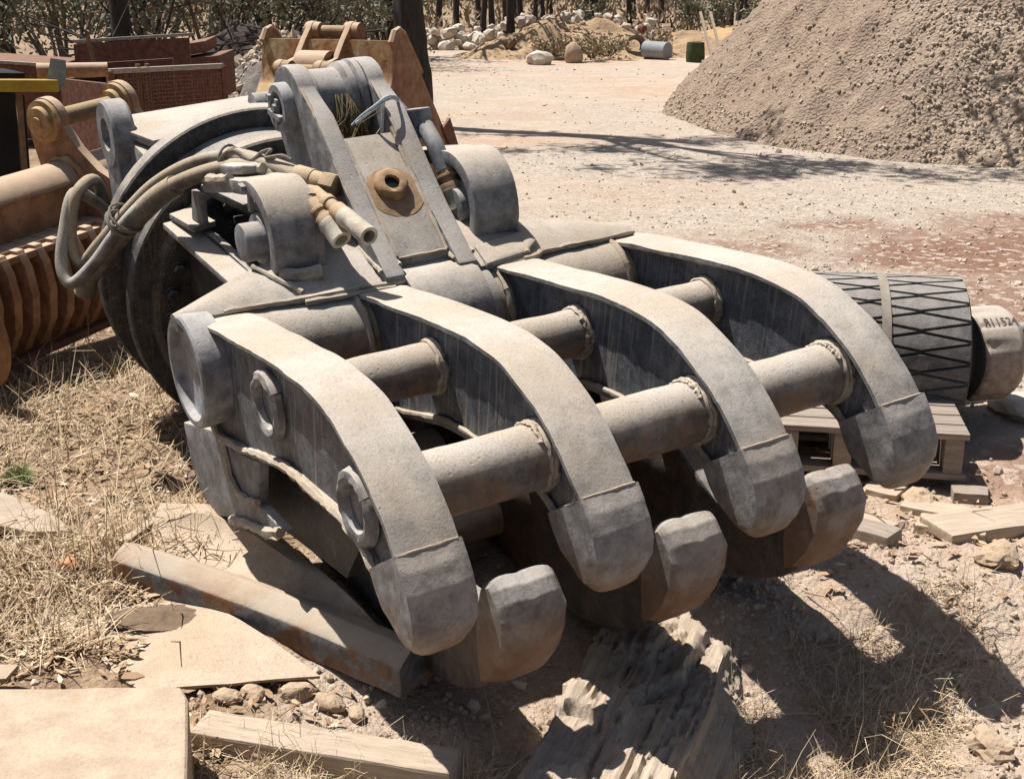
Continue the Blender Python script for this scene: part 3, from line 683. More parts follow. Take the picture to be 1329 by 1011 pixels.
Yg = np.repeat(ys[:, None], len(us), 1); Xg = us[None, :]*(np.abs(Yg)+1.2)*1.15
Zg = zg(Xg, Yg)
sc_, cl_, gr_, fo_ = zone(Xg, Yg)
nv = len(us); ii = np.arange(len(ys)-1)[:, None]*nv+np.arange(nv-1)[None, :]
Fq = np.stack([ii, ii+1, ii+nv+1, ii+nv], -1).reshape(-1, 4)
def ground_mat():
    k = N('sandy gravel ground'); at = k.n.new('ShaderNodeAttribute'); at.attribute_name = 'zone'
    x = k.n.new('ShaderNodeSeparateColor'); k.l.new(at.outputs['Color'], x.inputs[0]); A = at.outputs['Alpha']
    n1 = k.noise(.9, 6, .65); n2 = k.noise(7, 6, .7); n3 = k.noise(60, 4, .7); n4 = k.noise(.28, 4, .6)
    col = k.mix(k.ramp(n1, .3, .7), (.375, .285, .21), (.435, .35, .275))
    col = k.mix(k.math('MULTIPLY', k.ramp(n4, .45, .62), .75), col, (.40, .25, .16))
    col = k.mix(k.math('MULTIPLY', k.ramp(n2, .45, .75), .45), col, (.42, .30, .21))
    gp = k.noise(2.2, 5, .7); col = k.mix(k.math('MULTIPLY', k.ramp(gp, .46, .62), .55), col, (.50, .42, .335)); col = k.mix(k.math('MULTIPLY', k.ramp(k.noise(150, 3, .7), .52, .66), .4), col, (.36, .26, .18))
    # crushed stone speckle
    v1 = k.vor(26, None, 'Color'); v2 = k.vor(60, None, 'Color'); sx = k.n.new('ShaderNodeSeparateColor'); k.l.new(v1, sx.inputs[0])
    sy = k.n.new('ShaderNodeSeparateColor'); k.l.new(v2, sy.inputs[0])
    stone = k.mix(sx.outputs[0], (.24, .19, .145), (.53, .46, .38)); stone = k.mix(.4, stone, k.mix(sy.outputs[0], (.16, .125, .095), (.58, .51, .43)))
    gf = k.math('MULTIPLY', x.outputs[2], k.ramp(n2, .2, .6, .45, 1.0))
    col = k.mix(gf, col, stone)
    col = k.mix(k.math('MULTIPLY', k.ramp(sy.outputs[1], .72, .9), .35), col, (.55, .465, .37))
    clay = k.mix(k.ramp(n2, .35, .65), (.17, .09, .062), (.25, .145, .095))
    clay = k.mix(k.math('MULTIPLY', k.ramp(sx.outputs[1], .78, .85), .7), clay, (.52, .43, .35))
    col = k.mix(x.outputs[1], col, clay)
    dirt = k.mix(k.ramp(n2, .35, .65), (.19, .12, .075), (.34, .24, .15)); dirt = k.mix(k.ramp(n3, .55, .7), dirt, (.42, .31, .2))
    col = k.mix(x.outputs[0], col, dirt)
    frs = k.mix(k.ramp(n4, .4, .6), (.22, .15, .10), (.30, .21, .13)); col = k.mix(A, col, frs)
    h = k.math('ADD', k.math('MULTIPLY', n2, .6), k.math('MULTIPLY', n3, .35))
    b = k.bump(h, .7, .02)
    b = k.bump(k.noise(22, 5, .75), .8, .03, b)
    b = k.bump(k.math('SUBTRACT', 1.0, k.vor(55)), .5, .012, b)
    return k.done(col, b, .95)
M['ground'] = ground_mat()
gr = np_mesh('ground', np.stack([Xg, Yg, Zg], -1).reshape(-1, 3), Fq, M['ground'], None, True, np.stack([sc_, cl_, gr_, fo_], -1).reshape(-1, 4))
tag(gr, kind='structure')

# ------------------------------------------------------------------ scattered stuff: stones, straw, litter
def ico():
    t = (1+5**.5)/2
    v = np.array([(-1, t, 0), (1, t, 0), (-1, -t, 0), (1, -t, 0), (0, -1, t), (0, 1, t), (0, -1, -t), (0, 1, -t), (t, 0, -1), (t, 0, 1), (-t, 0, -1), (-t, 0, 1)], float)
    f = np.array([(0, 11, 5), (0, 5, 1), (0, 1, 7), (0, 7, 10), (0, 10, 11), (1, 5, 9), (5, 11, 4), (11, 10, 2), (10, 7, 6), (7, 1, 8), (3, 9, 4), (3, 4, 2), (3, 2, 6), (3, 6, 8), (3, 8, 9), (4, 9, 5), (2, 4, 11), (6, 2, 10), (8, 6, 7), (9, 8, 1)])
    return v/np.linalg.norm(v, axis=1)[:, None], f
def rots(n):
    q = RNG.normal(size=(n, 4)); q /= np.linalg.norm(q, axis=1)[:, None]; w, x, y, z = q.T
    return np.stack([np.stack([1-2*(y*y+z*z), 2*(x*y-z*w), 2*(x*z+y*w)], -1), np.stack([2*(x*y+z*w), 1-2*(x*x+z*z), 2*(y*z-x*w)], -1), np.stack([2*(x*z-y*w), 2*(y*z+x*w), 1-2*(x*x+y*y)], -1)], 1)
def stones(name, P, S, mat, col, sink=.3, parent=None, smooth=False):
    v, f = ico(); n = len(P)
    B = v[None]*(1+RNG.uniform(-.32, .32, (n, 12, 1)))*np.stack([RNG.uniform(.7, 1.3, n), RNG.uniform(.6, 1.1, n), RNG.uniform(.5, .9, n)], -1)[:, None, :]
    W = np.einsum('nij,nkj->nki', rots(n), B)*S[:, None, None]+P[:, None, :]; W[..., 2] += (S*(.55-sink))[:, None]
    FF = (f[None]+np.arange(n)[:, None, None]*12).reshape(-1, 3)
    C = np.repeat(col[:, None, :], 12, 1).reshape(-1, 4)
    return np_mesh(name, W.reshape(-1, 3), FF, mat, parent, smooth, C)
def rcol(n, g=0.0):
    c = np.zeros((n, 4)); c[:, 0] = RNG.uniform(0, 1, n); c[:, 1] = g*(RNG.uniform(0, 1, n) < .8); c[:, 3] = 1; return c
def scatter(n, x0, x1, y0, y1, dens=None):
    # denser towards the camera, as a perspective view sees it evenly
    r = RNG.uniform(0, 1, n); y = 1/((1/y0)*(1-r)+(1/y1)*r); t = RNG.uniform(0, 1, n)
    x = (x0+(x1-x0)*t)*y
    if dens is not None:
        kk = RNG.uniform(0, 1, n) < dens(x, y); x, y = x[kk], y[kk]
    return x, y
x, y = scatter(7000, -.3, .55, 4.6, 30, lambda x, y: .10+.9*zone(x, y)[2]*(1-zone(x, y)[0]))
S = RNG.gamma(1.8, .0026, len(x))+.003+.0004*y
o = stones('gravel', np.stack([x, y, zg(x, y)], -1), S, M['pebble'], rcol(len(x)))
tag(o, 'loose pale crushed stone scattered over the open yard', kind='stuff', cat='gravel')
x, y = scatter(5200, -.45, .47, 2.05, 5.2, lambda x, y: .15+.85*(vnoise(np.stack([x, y], -1)*3, 77) > .05))
S = RNG.gamma(1.4, .0030, len(x))+.0025
o = stones('clods', np.stack([x, y, zg(x, y)], -1), S, M['pebble'], rcol(len(x), .25))
tag(o, 'small dirt clods and stone chips on the foreground dirt', kind='stuff', cat='clods')
M['soil'] = zoned('crumbly soil', ((.42, .33, .25), (.36, .27, .20), (.34, .23, .165)))
xr = RNG.uniform(.45, 1.6, 5200); yr = RNG.uniform(2.2, 3.7, 5200); kk = vnoise(np.stack([xr, yr], -1)*4, 5) > -.05; xr, yr = xr[kk], yr[kk]
o = stones('dirt_crumbs', np.stack([xr, yr, zg(xr, yr)], -1), RNG.gamma(1.3, .0030, len(xr))+.002, M['soil'], rcol(len(xr), .1), .45)
tag(o, 'crumbly sandy soil lumps at the right foreground', kind='stuff', cat='soil')

def blades(name, X, Y, L, lean, wid, mat, col, z0=None, flat=0.0):
    n = len(X); th = RNG.uniform(0, 2*pi, n); d = np.stack([np.cos(th), np.sin(th)], -1)
    Z = zg(X, Y) if z0 is None else z0
    tilt = np.clip(RNG.normal(lean, .35, n), .05, 1.5); cur = RNG.normal(.35, .35, n)
    side = np.stack([-d[:, 1], d[:, 0]], -1); V = np.zeros((n, 8, 3))
    for k in range(4):
        s = k/3; a = tilt+cur*s
        r = L*s*np.sin(a); h = L*s*np.cos(a)*(1-flat)+.004; w = wid*(1-.75*s)
        px = X+d[:, 0]*r; py = Y+d[:, 1]*r
        V[:, 2*k, 0] = px-side[:, 0]*w; V[:, 2*k, 1] = py-side[:, 1]*w; V[:, 2*k, 2] = Z+h
        V[:, 2*k+1, 0] = px+side[:, 0]*w; V[:, 2*k+1, 1] = py+side[:, 1]*w; V[:, 2*k+1, 2] = Z+h+.0006
    q = np.array([(0, 1, 3, 2), (2, 3, 5, 4), (4, 5, 7, 6)])
    FF = (q[None]+np.arange(n)[:, None, None]*8).reshape(-1, 4)
    return np_mesh(name, V.reshape(-1, 3), FF, mat, None, True, np.repeat(col[:, None, :], 8, 1).reshape(-1, 4))
def clumped(n, boxes, thr=0.0, sc=2.2, seed=3):
    XX = []; YY = []
    for (x0, x1, y0, y1, w) in boxes:
        m = int(n*w); x = RNG.uniform(x0, x1, m); y = RNG.uniform(y0, y1, m); XX.append(x); YY.append(y)
    x = np.concatenate(XX); y = np.concatenate(YY); k = fbm(np.stack([x, y], -1)*sc, 3, seed) > thr-RNG.uniform(0, .35, len(x)); return x[k], y[k]
x, y = clumped(26000, [(-2.6, -.78, 3.45, 6.3, .62), (-1.75, -1.05, 2.9, 3.6, .16), (-1.1, -.75, 3.2, 4.2, .12), (-4.5, -1.6, 6.0, 9.0, .22)], .10)
c = rcol(len(x)); o = blades('dry_grass', x, y, RNG.gamma(1.8, .042, len(x))+.025, .9, .0016+.0012*RNG.uniform(0, 1, len(x)), M['straw'], c)
tag(o, 'dry straw coloured grass growing left of the grapple', kind='stuff', cat='grass')
x, y = clumped(11000, [(-.55, .10, 2.10, 2.55, .30), (.45, 1.05, 2.1, 2.85, .75), (.75, 1.3, 2.75, 3.3, .2), (.15, .5, 2.25, 2.6, .1), (-1.1, -.55, 2.30, 2.62, .06)], .10, 4, 13)
c = rcol(len(x)); o = blades('dead_grass', x, y, RNG.gamma(2.5, .022, len(x))+.02, .95, .0012, M['straw'], c)
tag(o, 'matted dead grass around the timber in the foreground', kind='stuff', cat='grass')
x, y = clumped(900, [(-1.72, -1.66, 4.02, 4.10, .6), (-1.80, -1.74, 3.92, 3.98, .25), (-1.25, -1.1, 5.0, 5.4, .5), (-1.7, -1.5, 5.6, 6.0, .25)], -1)
c = rcol(len(x)); c[:, 1] = .85; o = blades('green_grass', x, y, RNG.uniform(.02, .07, len(x)), .5, .0018, M['straw'], c)
tag(o, 'small tufts of fresh green grass among the straw', kind='stuff', cat='grass')
def litter(n, boxes, name, lab, size=.0145, seed=2, thr=-.05, tw=0):
    x, y = clumped(n, boxes, thr, 3, seed); n = len(x); R_ = rots(n)
    fl = np.array([[0, 0, 0]]); base = np.array([(-1, 0, .12), (-.4, -.26, 0), (.4, -.24, .03), (1, 0, .22), (.4, .24, .10), (-.4, .26, .06)])
    th = RNG.uniform(0, 2*pi, n); s = RNG.gamma(4, size/4, n); til = RNG.normal(0, .35, n)
    cx, sx_ = np.cos(th), np.sin(th); V = np.zeros((n, 6, 3)); B = base[None]*s[:, None, None]
    V[..., 0] = B[..., 0]*cx[:, None]-B[..., 1]*sx_[:, None]+x[:, None]; V[..., 1] = B[..., 0]*sx_[:, None]+B[..., 1]*cx[:, None]+y[:, None]
    V[..., 2] = B[..., 2]*RNG.uniform(-.5, 2, n)[:, None]+B[..., 1]*til[:, None]+(zg(x, y)+.010+RNG.uniform(0, .012, n))[:, None]
    q = np.array([(0, 1, 5, 5), (1, 2, 4, 5), (2, 3, 4, 4)]); T3 = np.array([(0, 1, 5), (1, 2, 4), (1, 4, 5), (2, 3, 4)])
    c = rcol(n); c[:, 1] = (RNG.uniform(0, 1, n) < .15)
    o = np_mesh(name, V.reshape(-1, 3), (T3[None]+np.arange(n)[:, None, None]*6).reshape(-1, 3), M['litter'], None, False, np.repeat(c[:, None, :], 6, 1).reshape(-1, 4))
    return tag(o, lab, kind='stuff', cat='leaf litter')
litter(4800, [(-2.1, -.75, 3.2, 5.0, .6), (-1.45, -.95, 2.8, 3.5, .25), (.8, 1.7, 3.2, 4.2, .07), (-1.2, -.4, 2.45, 2.8, .06)], 'leaf_litter', 'curled brown leaves and bark flakes littering the dirt')
tk = MB()
for i in range(260):
    if i < 170: px, py = random.uniform(-1.9, -.85), random.uniform(2.9, 4.6)
    elif i < 215: px, py = random.uniform(.5, 1.6), random.uniform(2.2, 3.8)
    else: px, py = random.uniform(-.9, .3), random.uniform(2.25, 2.6)
    z = float(zg(px, py)); th = random.uniform(0, 2*pi); L = random.uniform(.05, .17); up = abs(random.gauss(.0, .35))
    a = Vector((px, py, z+.008)); d = Vector((cos(th), sin(th), up))*L
    tk.tube([a, a+d*.5+Vector((0, 0, random.uniform(-.004, .02))), a+d], [.0026, .002, .0012], 5)
o = tk.build('twigs', plain('pale dry twig', (.40, .28, .16), (.22, .14, .08), 40)); tag(o, 'thin dry twigs and stalks lying about the ground', kind='stuff', cat='twigs')

# ------------------------------------------------------------------ scrap and timber under and in front of the grapple
def P3(p): return Vector(p)
# thin steel sheet
t_ = [(-1.307,3.111,-0.030), (-1.126,3.282,-0.010), (-0.802,3.104,-0.010), (-0.474,2.781,-0.020), (-0.687,2.747,-0.030), (-0.907,2.745,-0.035), (-1.099,2.915,-0.035)]
V = []; F = []
c_ = Vector((sum(p[0] for p in t_)/7, sum(p[1] for p in t_)/7, 0))
rings = 5
for r in range(1, rings+1):
    for i in range(7):
        for s in range(4):
            p = Vector(t_[i]).lerp(Vector(t_[(i+1) % 7]), s/4); q = Vector((c_.x, c_.y, -.02)).lerp(p, r/rings); q.z += .012*sin(q.x*7)+.006*sin(q.y*11)-.004; V.append(tuple(q))
V.append((c_.x, c_.y, -.018)); n = 28
for r in range(rings-1):
    for i in range(n): F.append((r*n+i, r*n+(i+1) % n, (r+1)*n+(i+1) % n, (r+1)*n+i))
for i in range(n): F.append((len(V)-1, (i+1) % n, i))
top = len(V); V += [(a, b, cz-.007) for a, b, cz in V]; F += [tuple(top+k for k in f[::-1]) for f in F[:]]
for i in range(n): F.append(((rings-1)*n+i, (rings-1)*n+(i+1) % n, top+(rings-1)*n+(i+1) % n, top+(rings-1)*n+i))
o = MB().add(V, F).build('steel_sheet', M['sheet'], None)
tag(o, 'thin flat dusty steel sheet lying under the long rusty scrap blade', 'steel sheet')
# long scrap blade (a dished wear casting): front rim with bevelled top, dished web, raised back rib
bl = empty('scrap_blade', (-0.693,3.085,0.000), None, 'long tapered rusty steel blade with a thick rim, lying under the nearest tine', 'scrap blade')
off = Vector((-0.693,3.085,0.000))
A = Vector((-1.130,3.277,0.050)); B_ = Vector((-0.270,2.734,0.020)); d = (B_-A).normalized(); s_ = Vector((-d.y, d.x, 0)).normalized()
rim = []; V = []; F = []; m = 26
for i in range(m+1):
    t = i/m; p = A.lerp(B_, t)+s_*(.02*sin(pi*t)); p.z = .0
    hgt = .115-.01*t; w = .085+.03*t; z0 = -.035-.03*t
    sec = [(0, z0), (-.004, z0+hgt*.78), (.012, z0+hgt*.9), (.05, z0+hgt+.012), (w, z0+hgt-.006), (w+.02, z0+hgt-.03), (w+.02, z0)]
    k = 1.0 if 0 < i else .96
    V += [tuple(p+s_*u+Vector((0, 0, v))-off) for u, v in sec]
n = len(sec)
for i in range(m):
    for j in range(n): F.append((i*n+j, i*n+(j+1) % n, (i+1)*n+(j+1) % n, (i+1)*n+j))
F += [tuple(range(n)), tuple(range((m+1)*n-1, m*n-1, -1))]
MB().add(V, F).build('rim', M['scrap'], bl, bevel=.006, ang=30, sub=1, disp=.003, dscale=.06)
V = []; F = []; m = 28; kk_ = 14
C0 = Vector((-1.070,3.605,0.040)); C1 = Vector((-0.866,3.582,0.060)); C2 = Vector((-0.504,3.158,0.060)); C3 = Vector((-0.274,2.784,0.030))
back = spline([C0, C1, C2, C3], 10)
def bk(t):
    q = t*(len(back)-1); i = min(int(q), len(back)-2); return back[i].lerp(back[i+1], q-i)
for i in range(m+1):
    t = i/m; p = A.lerp(B_, t)+s_*(.07+.02*sin(pi*t)); q = bk(t)
    for j in range(kk_+1):
        r = j/kk_; v = p.lerp(q, r)
        v.z = .055-.03*t+.035*sst(.60, .95, r)*(1-.4*t)-.028*float(np.exp(-((r-.35)/.22)**2))+.02*float(np.exp(-((r-.78)/.06)**2))*sin(min(1, t*1.6)*pi)
        V.append(tuple(v-off))
n = kk_+1
for i in range(m):
    for j in range(kk_): F.append((i*n+j, i*n+j+1, (i+1)*n+j+1, (i+1)*n+j))
top = len(V); V += [(a, b, c-.03) for a, b, c in V]; F += [tuple(top+k for k in f[::-1]) for f in F[:]]
edge = [i*n for i in range(m+1)]+[m*n+j for j in range(1, n)]+[i*n+kk_ for i in range(m-1, -1, -1)]+[j for j in range(kk_-1, 0, -1)]
for a, b in zip(edge, edge[1:]+edge[:1]): F.append((a, b, top+b, top+a))
MB().add(V, F).build('dished_web', M['sheet'], bl, disp=.004, dscale=.05)
g_ = MB(tuple(off)); e0 = Vector((-1.080,3.582,0.050)); e1_ = Vector((-1.135,3.391,0.050)); g_.box(tuple((e0+e1_)/2-Vector((0, 0, .03))), ((e1_-e0).length, .03, .075), frame(e1_-e0)); g_.build('end_rib', M['sheet'], bl, bevel=.008, disp=.004, dscale=.04, sub=1)
# sand coloured slab in the left corner
sl0 = [(-1.410,2.461,0.130), (-0.732,2.491,0.120), (-0.706,2.440,0.120), (-0.606,2.022,0.120), (-1.192,2.009,0.130)]
o = MB().hexa(sl0, .22).build('dusty_slab', M['slab'], None, bevel=.014, seg=3, sub=3, disp=.003, dscale=.1)
tag(o, 'flat sand covered steel slab with a rounded end in the near left corner', 'slab')
xs_ = RNG.uniform(-1.05, -.62, 160); ys_ = RNG.uniform(1.98, 2.09, 160); kk = ys_ < 2.06+.03*np.sin(xs_*20); xs_, ys_ = xs_[kk], ys_[kk]
o = stones('slab_grit', np.stack([xs_, ys_, np.full(len(xs_), .124)], -1), RNG.gamma(1.5, .0022, len(xs_))+.002, M['pebble'], rcol(len(xs_), .5)); tag(o, 'grey grit lying on the near end of the slab', kind='stuff', cat='grit')
# timber sleeper in front
def beam(name, p0, p1, w, h, mat, lab, cat, group=None, jag=.0, bev=.008, roll=0., sub=2, disp=.004):
    "box beam whose top front edge runs p0 -> p1"
    p0, p1 = Vector(p0), Vector(p1); d = (p1-p0); L = d.length; f = frame(d) @ Matrix.Rotation(roll, 3, 'X')
    o = empty('tmp') if False else None
    n = max(4, int(L/.08)); b = MB(); V = []; F = []
    for i in range(n+1):
        t = i/n; j0 = random.uniform(-jag, jag); e = (random.uniform(-jag, jag)*2 if i in (0, n) else 0)
        V += [(t*L+e, 0, 0+j0*.3), (t*L+e*.5, w, 0+j0*.3), (t*L+e*.3, w, -h), (t*L+e*.8, 0, -h)]
    for i in range(n):
        for k in range(4): F.append((i*4+k, i*4+(k+1) % 4, (i+1)*4+(k+1) % 4, (i+1)*4+k))
    F += [(0, 1, 2, 3), (n*4+3, n*4+2, n*4+1, n*4)]
    o = b.add(V, F).build(name, mat, None, bevel=bev, sub=sub, disp=disp, dscale=.07)
    o.matrix_world = Matrix.Translation(p0) @ f.to_4x4(); return tag(o, lab, cat, group)
beam('timber_beam', (-0.733,2.523,-0.020), (-0.133,2.377,-0.030), .10, .09, M['palewood'], 'dusty pale timber beam lying end on to the slab in the foreground', 'timber', jag=.006)
# big rotten log/sleeper the lower jaw rests on
A = Vector((0.681,3.291,-0.005)); B_ = Vector((0.278,2.163,-0.010)); d = B_-A; L = d.length; f = frame(d)
F = []; m = 190; ks = 84; w = .33; hh = .27
tt, rr_ = np.meshgrid(np.arange(m+1)/m, np.arange(ks+1)/ks, indexing='ij')
side_r = rr_ < .28; side_l = rr_ > .80
uu = np.where(side_r, 0, np.where(side_l, w, w*(rr_-.28)/.52)); vv = np.where(side_r, -hh+hh*rr_/.28, np.where(side_l, -hh*(rr_-.80)/.20, 0))
q3 = lambda a, b, c: np.stack([tt*L*a, uu*b, vv*c], -1)
rag = fbm(q3(2.6, 5, 3), 3, 71); lo = fbm(q3(9, 16, 12), 4, 91); grn = fbm(q3(4, 60, 60), 3, 83); crum = np.abs(fbm(q3(26, 30, 30), 3, 95))
edge = np.clip(np.minimum((rr_-.08)/.18, (.96-rr_)/.14), 0, 1)
# broken top: two crumbling ledges with hollows between them
led = sst(-.03, .03, rag+.22*lo)
vv = vv+edge*(-.012-.034*led+.011*lo-.016*crum*led+.008*grn)
vv = vv-edge*.035*np.exp(-((tt-.46-.06*lo)/.085)**4)*np.exp(-((uu-.24)/.15)**4)-edge*.025*np.exp(-((tt-.20)/.07)**2)
gv = np.abs(fbm(q3(.7, 34, 34), 3, 107)); gv = -.018*sst(.10, .0, gv)-.008*np.abs(fbm(q3(1.5, 90, 90), 2, 109)); vv = vv+np.where(side_r | side_l, 0, gv); sd_ = gv*.8+.008*grn+.009*lo-.03*np.abs(lo)*0
uu = uu+np.where(side_r, 1, np.where(side_l, -1, 0))*sd_
uu = uu+np.where(side_r, .05*(1-rr_/.28)*0-.13*sst(1.0, 0, rr_/.28), 0)
V = [(float(tt[i, j])*L+.03*float(lo[i, j])*(i in (0, m)), float(uu[i, j]), float(vv[i, j])) for i in range(m+1) for j in range(ks+1)]
n = ks+1
for i in range(m):
    for j in range(ks): F.append((i*n+j, i*n+j+1, (i+1)*n+j+1, (i+1)*n+j))
F += [tuple(range(n)), tuple(range((m+1)*n-1, m*n-1, -1))]
o = MB().add([(a, -b, c) for a, b, c in V], F).build('rotten_log', M['oldlog'], None, ang=50)
o.matrix_world = Matrix.Translation(A) @ f.to_4x4(); tag(o, 'big rotten split log under the lower jaw teeth, pointing at the camera', 'log')
# pale broken board on the left
V0 = [(-1.851,3.929,0.030), (-1.629,3.816,0.035), (-1.424,3.652,0.030), (-1.329,3.557,0.020), (-1.458,3.546,0.020), (-1.735,3.652,0.030)]
o = MB().hexa(V0, .022).build('broken_board', M['palewood'], None, bevel=.004, sub=2, disp=.004, dscale=.05); tag(o, 'bleached board with a pointed end lying in the straw at left', 'board')
V0 = [(-1.344,2.799,0.000), (-1.219,2.791,0.000), (-1.225,2.725,0.000), (-1.308,2.711,0.000)]
o = MB().hexa(V0, .012).build('metal_offcut', M['sheet'], None, bevel=.002); tag(o, 'small pale offcut plate behind the slab at the left edge', 'offcut')
def lump(name, c, size, mat, lab, cat, group=None, seed=1, sub=3, rough=.28):
    bm = bmesh.new(); bmesh.ops.create_icosphere(bm, subdivisions=sub, radius=1)
    co = np.array([v.co[:] for v in bm.verts]); n1 = fbm(co*1.1+seed*3.7, 3, seed); n2 = np.abs(fbm(co*2.3+seed, 3, seed+5))
    for v, a, b in zip(bm.verts, n1, n2):
        s = 1+rough*1.4*float(a)-rough*float(b); v.co = Vector((v.co.x*size[0]*s, v.co.y*size[1]*s, v.co.z*size[2]*s))
    me = bpy.data.meshes.new(name); bm.to_mesh(me); bm.free()
    me.polygons.foreach_set('use_smooth', np.full(len(me.polygons), True)); me.set_sharp_from_angle(angle=radians(28))
    o = link_mesh(name, me, mat, None); o.location = c; o.rotation_euler = (0, 0, random.uniform(0, 6)); return tag(o, lab, cat, group)
lump('brick_fragment', (-1.284,3.346,0.000), (.035, .03, .028), plain('orange brick', (.62, .30, .14), (.45, .24, .13), 20), 'orange brick fragment in the straw beside the scrap blade', 'brick', sub=3)
# broken rock pieces in front of the blade
for i, (px, py, s) in enumerate([(330, 905, .045), (385, 897, .05), (425, 905, .045), (455, 915, .035), (300, 915, .04), (360, 920, .03)]):
    pass
def wpt(p): return Vector((p[0], p[1], float(zg(p[0], p[1]))))
for i, (p, s) in enumerate([((-0.630,2.737,-0.060), .04), ((-0.532,2.749,-0.050), .05), ((-0.443,2.720,-0.050), .045), ((-0.376,2.695,-0.060), .03), ((-0.688,2.709,-0.060), .035)]):
    q = wpt(p); lump('stone_flake', (q.x, q.y, q.z+.012), (s, s*.7, s*.5), M['brownstone'], 'flaky tan stone piled between the timber beam and the steel sheet', 'stone', 'flaky stones in front of the steel sheet', seed=i+3)
# planks and offcuts on the right
pl_ = [((1.003,3.594,-0.100), (1.127,3.487,-0.090), .10, .05, 'grey split timber offcut half in the shade of the right lower tooth', 'timber'),
       ((1.065,3.733,-0.090), (1.164,3.617,-0.090), .07, .03, 'thin plank end lying above the split timber offcut', 'palewood'),
       ((1.249,3.640,-0.090), (1.419,3.540,-0.085), .11, .04, 'sun bleached plank with a square end by the right tine', 'palewood'),
       ((1.247,3.836,-0.060), (1.449,3.688,-0.070), .10, .03, 'bleached plank half buried just below the right tine tip', 'palewood'),
       ((1.334,3.514,-0.080), (1.790,3.688,-0.070), .16, .04, 'wide pale plank running off the right edge', 'palewood'),
       ((1.180,3.974,-0.030), (1.278,3.907,-0.030), .12, .03, 'short board end poking out under the pallet corner', 'palewood'),
       ((1.444,3.907,-0.030), (1.570,3.868,-0.030), .08, .05, 'weathered splintered block on the dirt below the pallet', 'timber')]
for p0, p1, w, h, lab, mt in pl_:
    a, b = wpt(p0), wpt(p1); a.z += h*.75; b.z += h*.75
    beam('plank', a, b, w, h, M[mt], lab, 'plank', jag=.008, bev=.004)
for i, (p, s) in enumerate([((1.350,3.901,0.000), .07), ((1.421,3.399,-0.100), .07), ((1.172,2.692,-0.150), .07), ((1.039,3.502,-0.100), .03)]):
    q = wpt(p); lump('dirt_clod', (q.x, q.y, q.z+s*.2), (s, s*.8, s*.55), M['brownstone'], ['jagged clod beside the right tine tip', 'flat reddish clod in the sandy dirt at right', 'large rough clod near the lower right corner', 'small stone at the end of the split offcut'][i], 'clod', seed=i+11, rough=.4)

# ------------------------------------------------------------------ wooden pallet
pa = Vector((0.918,4.097,-0.000)); pb = Vector((1.525,3.990,0.000)); d = (pb-pa); d.z = 0; L = d.length; fr_ = frame(d)
pal = empty('wooden_pallet', tuple(pa), fr_, 'grey weathered wooden pallet lying behind the right hand tine', 'pallet')
def pb_(name, c, s): return MB().box(c, s).build(name, M['timber'], pal, bevel=.004, sub=1, disp=.002, dscale=.08)
for x in (.03, L*.34, L-.045): pb_('stringer', (x, .20, .088), (.062, .40, .125))
for yy in (.045, .15, .255, .36): pb_('deck_board', (L/2-.35, yy, .162), (L+.70, .095, .022))
for yy in (.045, .36): pb_('bottom_board', (L/2-.35, yy, .020), (L+.70, .10, .022))
pb_('stringer', (-.62, .20, .088), (.062, .40, .125))
# ------------------------------------------------------------------ rubber lagged pulley and casting
re_ = Vector((1.675, 4.62, .275)); ax = Vector((-.985, .13, 0)).normalized(); RR = .290; PL = 1.05
f = frame(ax)
pul = empty('conveyor_pulley', (re_.x, re_.y, re_.z-.292), f, 'conveyor pulley with black diamond patterned rubber lagging and a strap, behind the pallet', 'pulley')
def pm(): return MB()
cz = .292
pm().lathe((0, 0, cz), (1, 0, 0), [(.03, .05), (.0, .20), (.0, RR-.022), (.008, RR-.012), (PL-.008, RR-.012), (PL, RR-.022), (PL, .20), (PL-.03, .05)], 72).build('drum_shell', M['groove'], pul, ang=40)
# diamonds
nc = 24; rowL = .36; pads = MB()
def surf(x, th, r): return (x, r*sin(th), cz+r*cos(th))
def pad(x0, th0, hx, hth, clip0, clip1):
    pts = [(x0-hx, th0), (x0, th0-hth), (x0+hx, th0), (x0, th0+hth)]
    # clip to the drum's length
    out = []
    for i in range(4):
        a, b = pts[i], pts[(i+1) % 4]
        ina, inb = clip0 <= a[0] <= clip1, clip0 <= b[0] <= clip1
        if ina: out.append(a)
        if ina != inb:
            xc = clip0 if min(a[0], b[0]) < clip0 else clip1; t = (xc-a[0])/(b[0]-a[0]); out.append((xc, a[1]+(b[1]-a[1])*t))
    if len(out) < 3: return
    n = len(out); cx = sum(p[0] for p in out)/n; ct = sum(p[1] for p in out)/n
    lo = [surf(p[0], p[1], RR-.014) for p in out]; hi = [surf(cx+(p[0]-cx)*.94, ct+(p[1]-ct)*.91, RR) for p in out]
    pads.add(lo+hi+[surf(cx, ct, RR+.0008)], [(i, (i+1) % n, n+(i+1) % n, n+i) for i in range(n)]+[(n+i, n+(i+1) % n, 2*n) for i in range(n)])
dth = 2*pi/nc
for r in range(0, 8):
    for c in range(nc):
        pad(r*rowL/2, c*dth+(dth/2 if r % 2 else 0), rowL/2-.006, dth/2-.022, .006, PL-.006)
o = pads.build('lagging_pads', M['rubber'], pul, ang=20); o['kind'] = 'stuff'
pm().lathe((.285, 0, cz), (1, 0, 0), [(0, RR-.01), (0, RR+.005), (.032, RR+.005), (.032, RR-.01)], 72).build('strap', M['strap'], pul)
pm().lathe((-.0, 0, cz), (-1, 0, 0), [(0, .16), (.04, .14), (.04, .06), (.12, .05), (.12, 0)], 40).build('end_hub', M['black'], pul)  # hub coloured black to carry the shade beside the drum
cq = Vector((1.817,4.720,0.247))
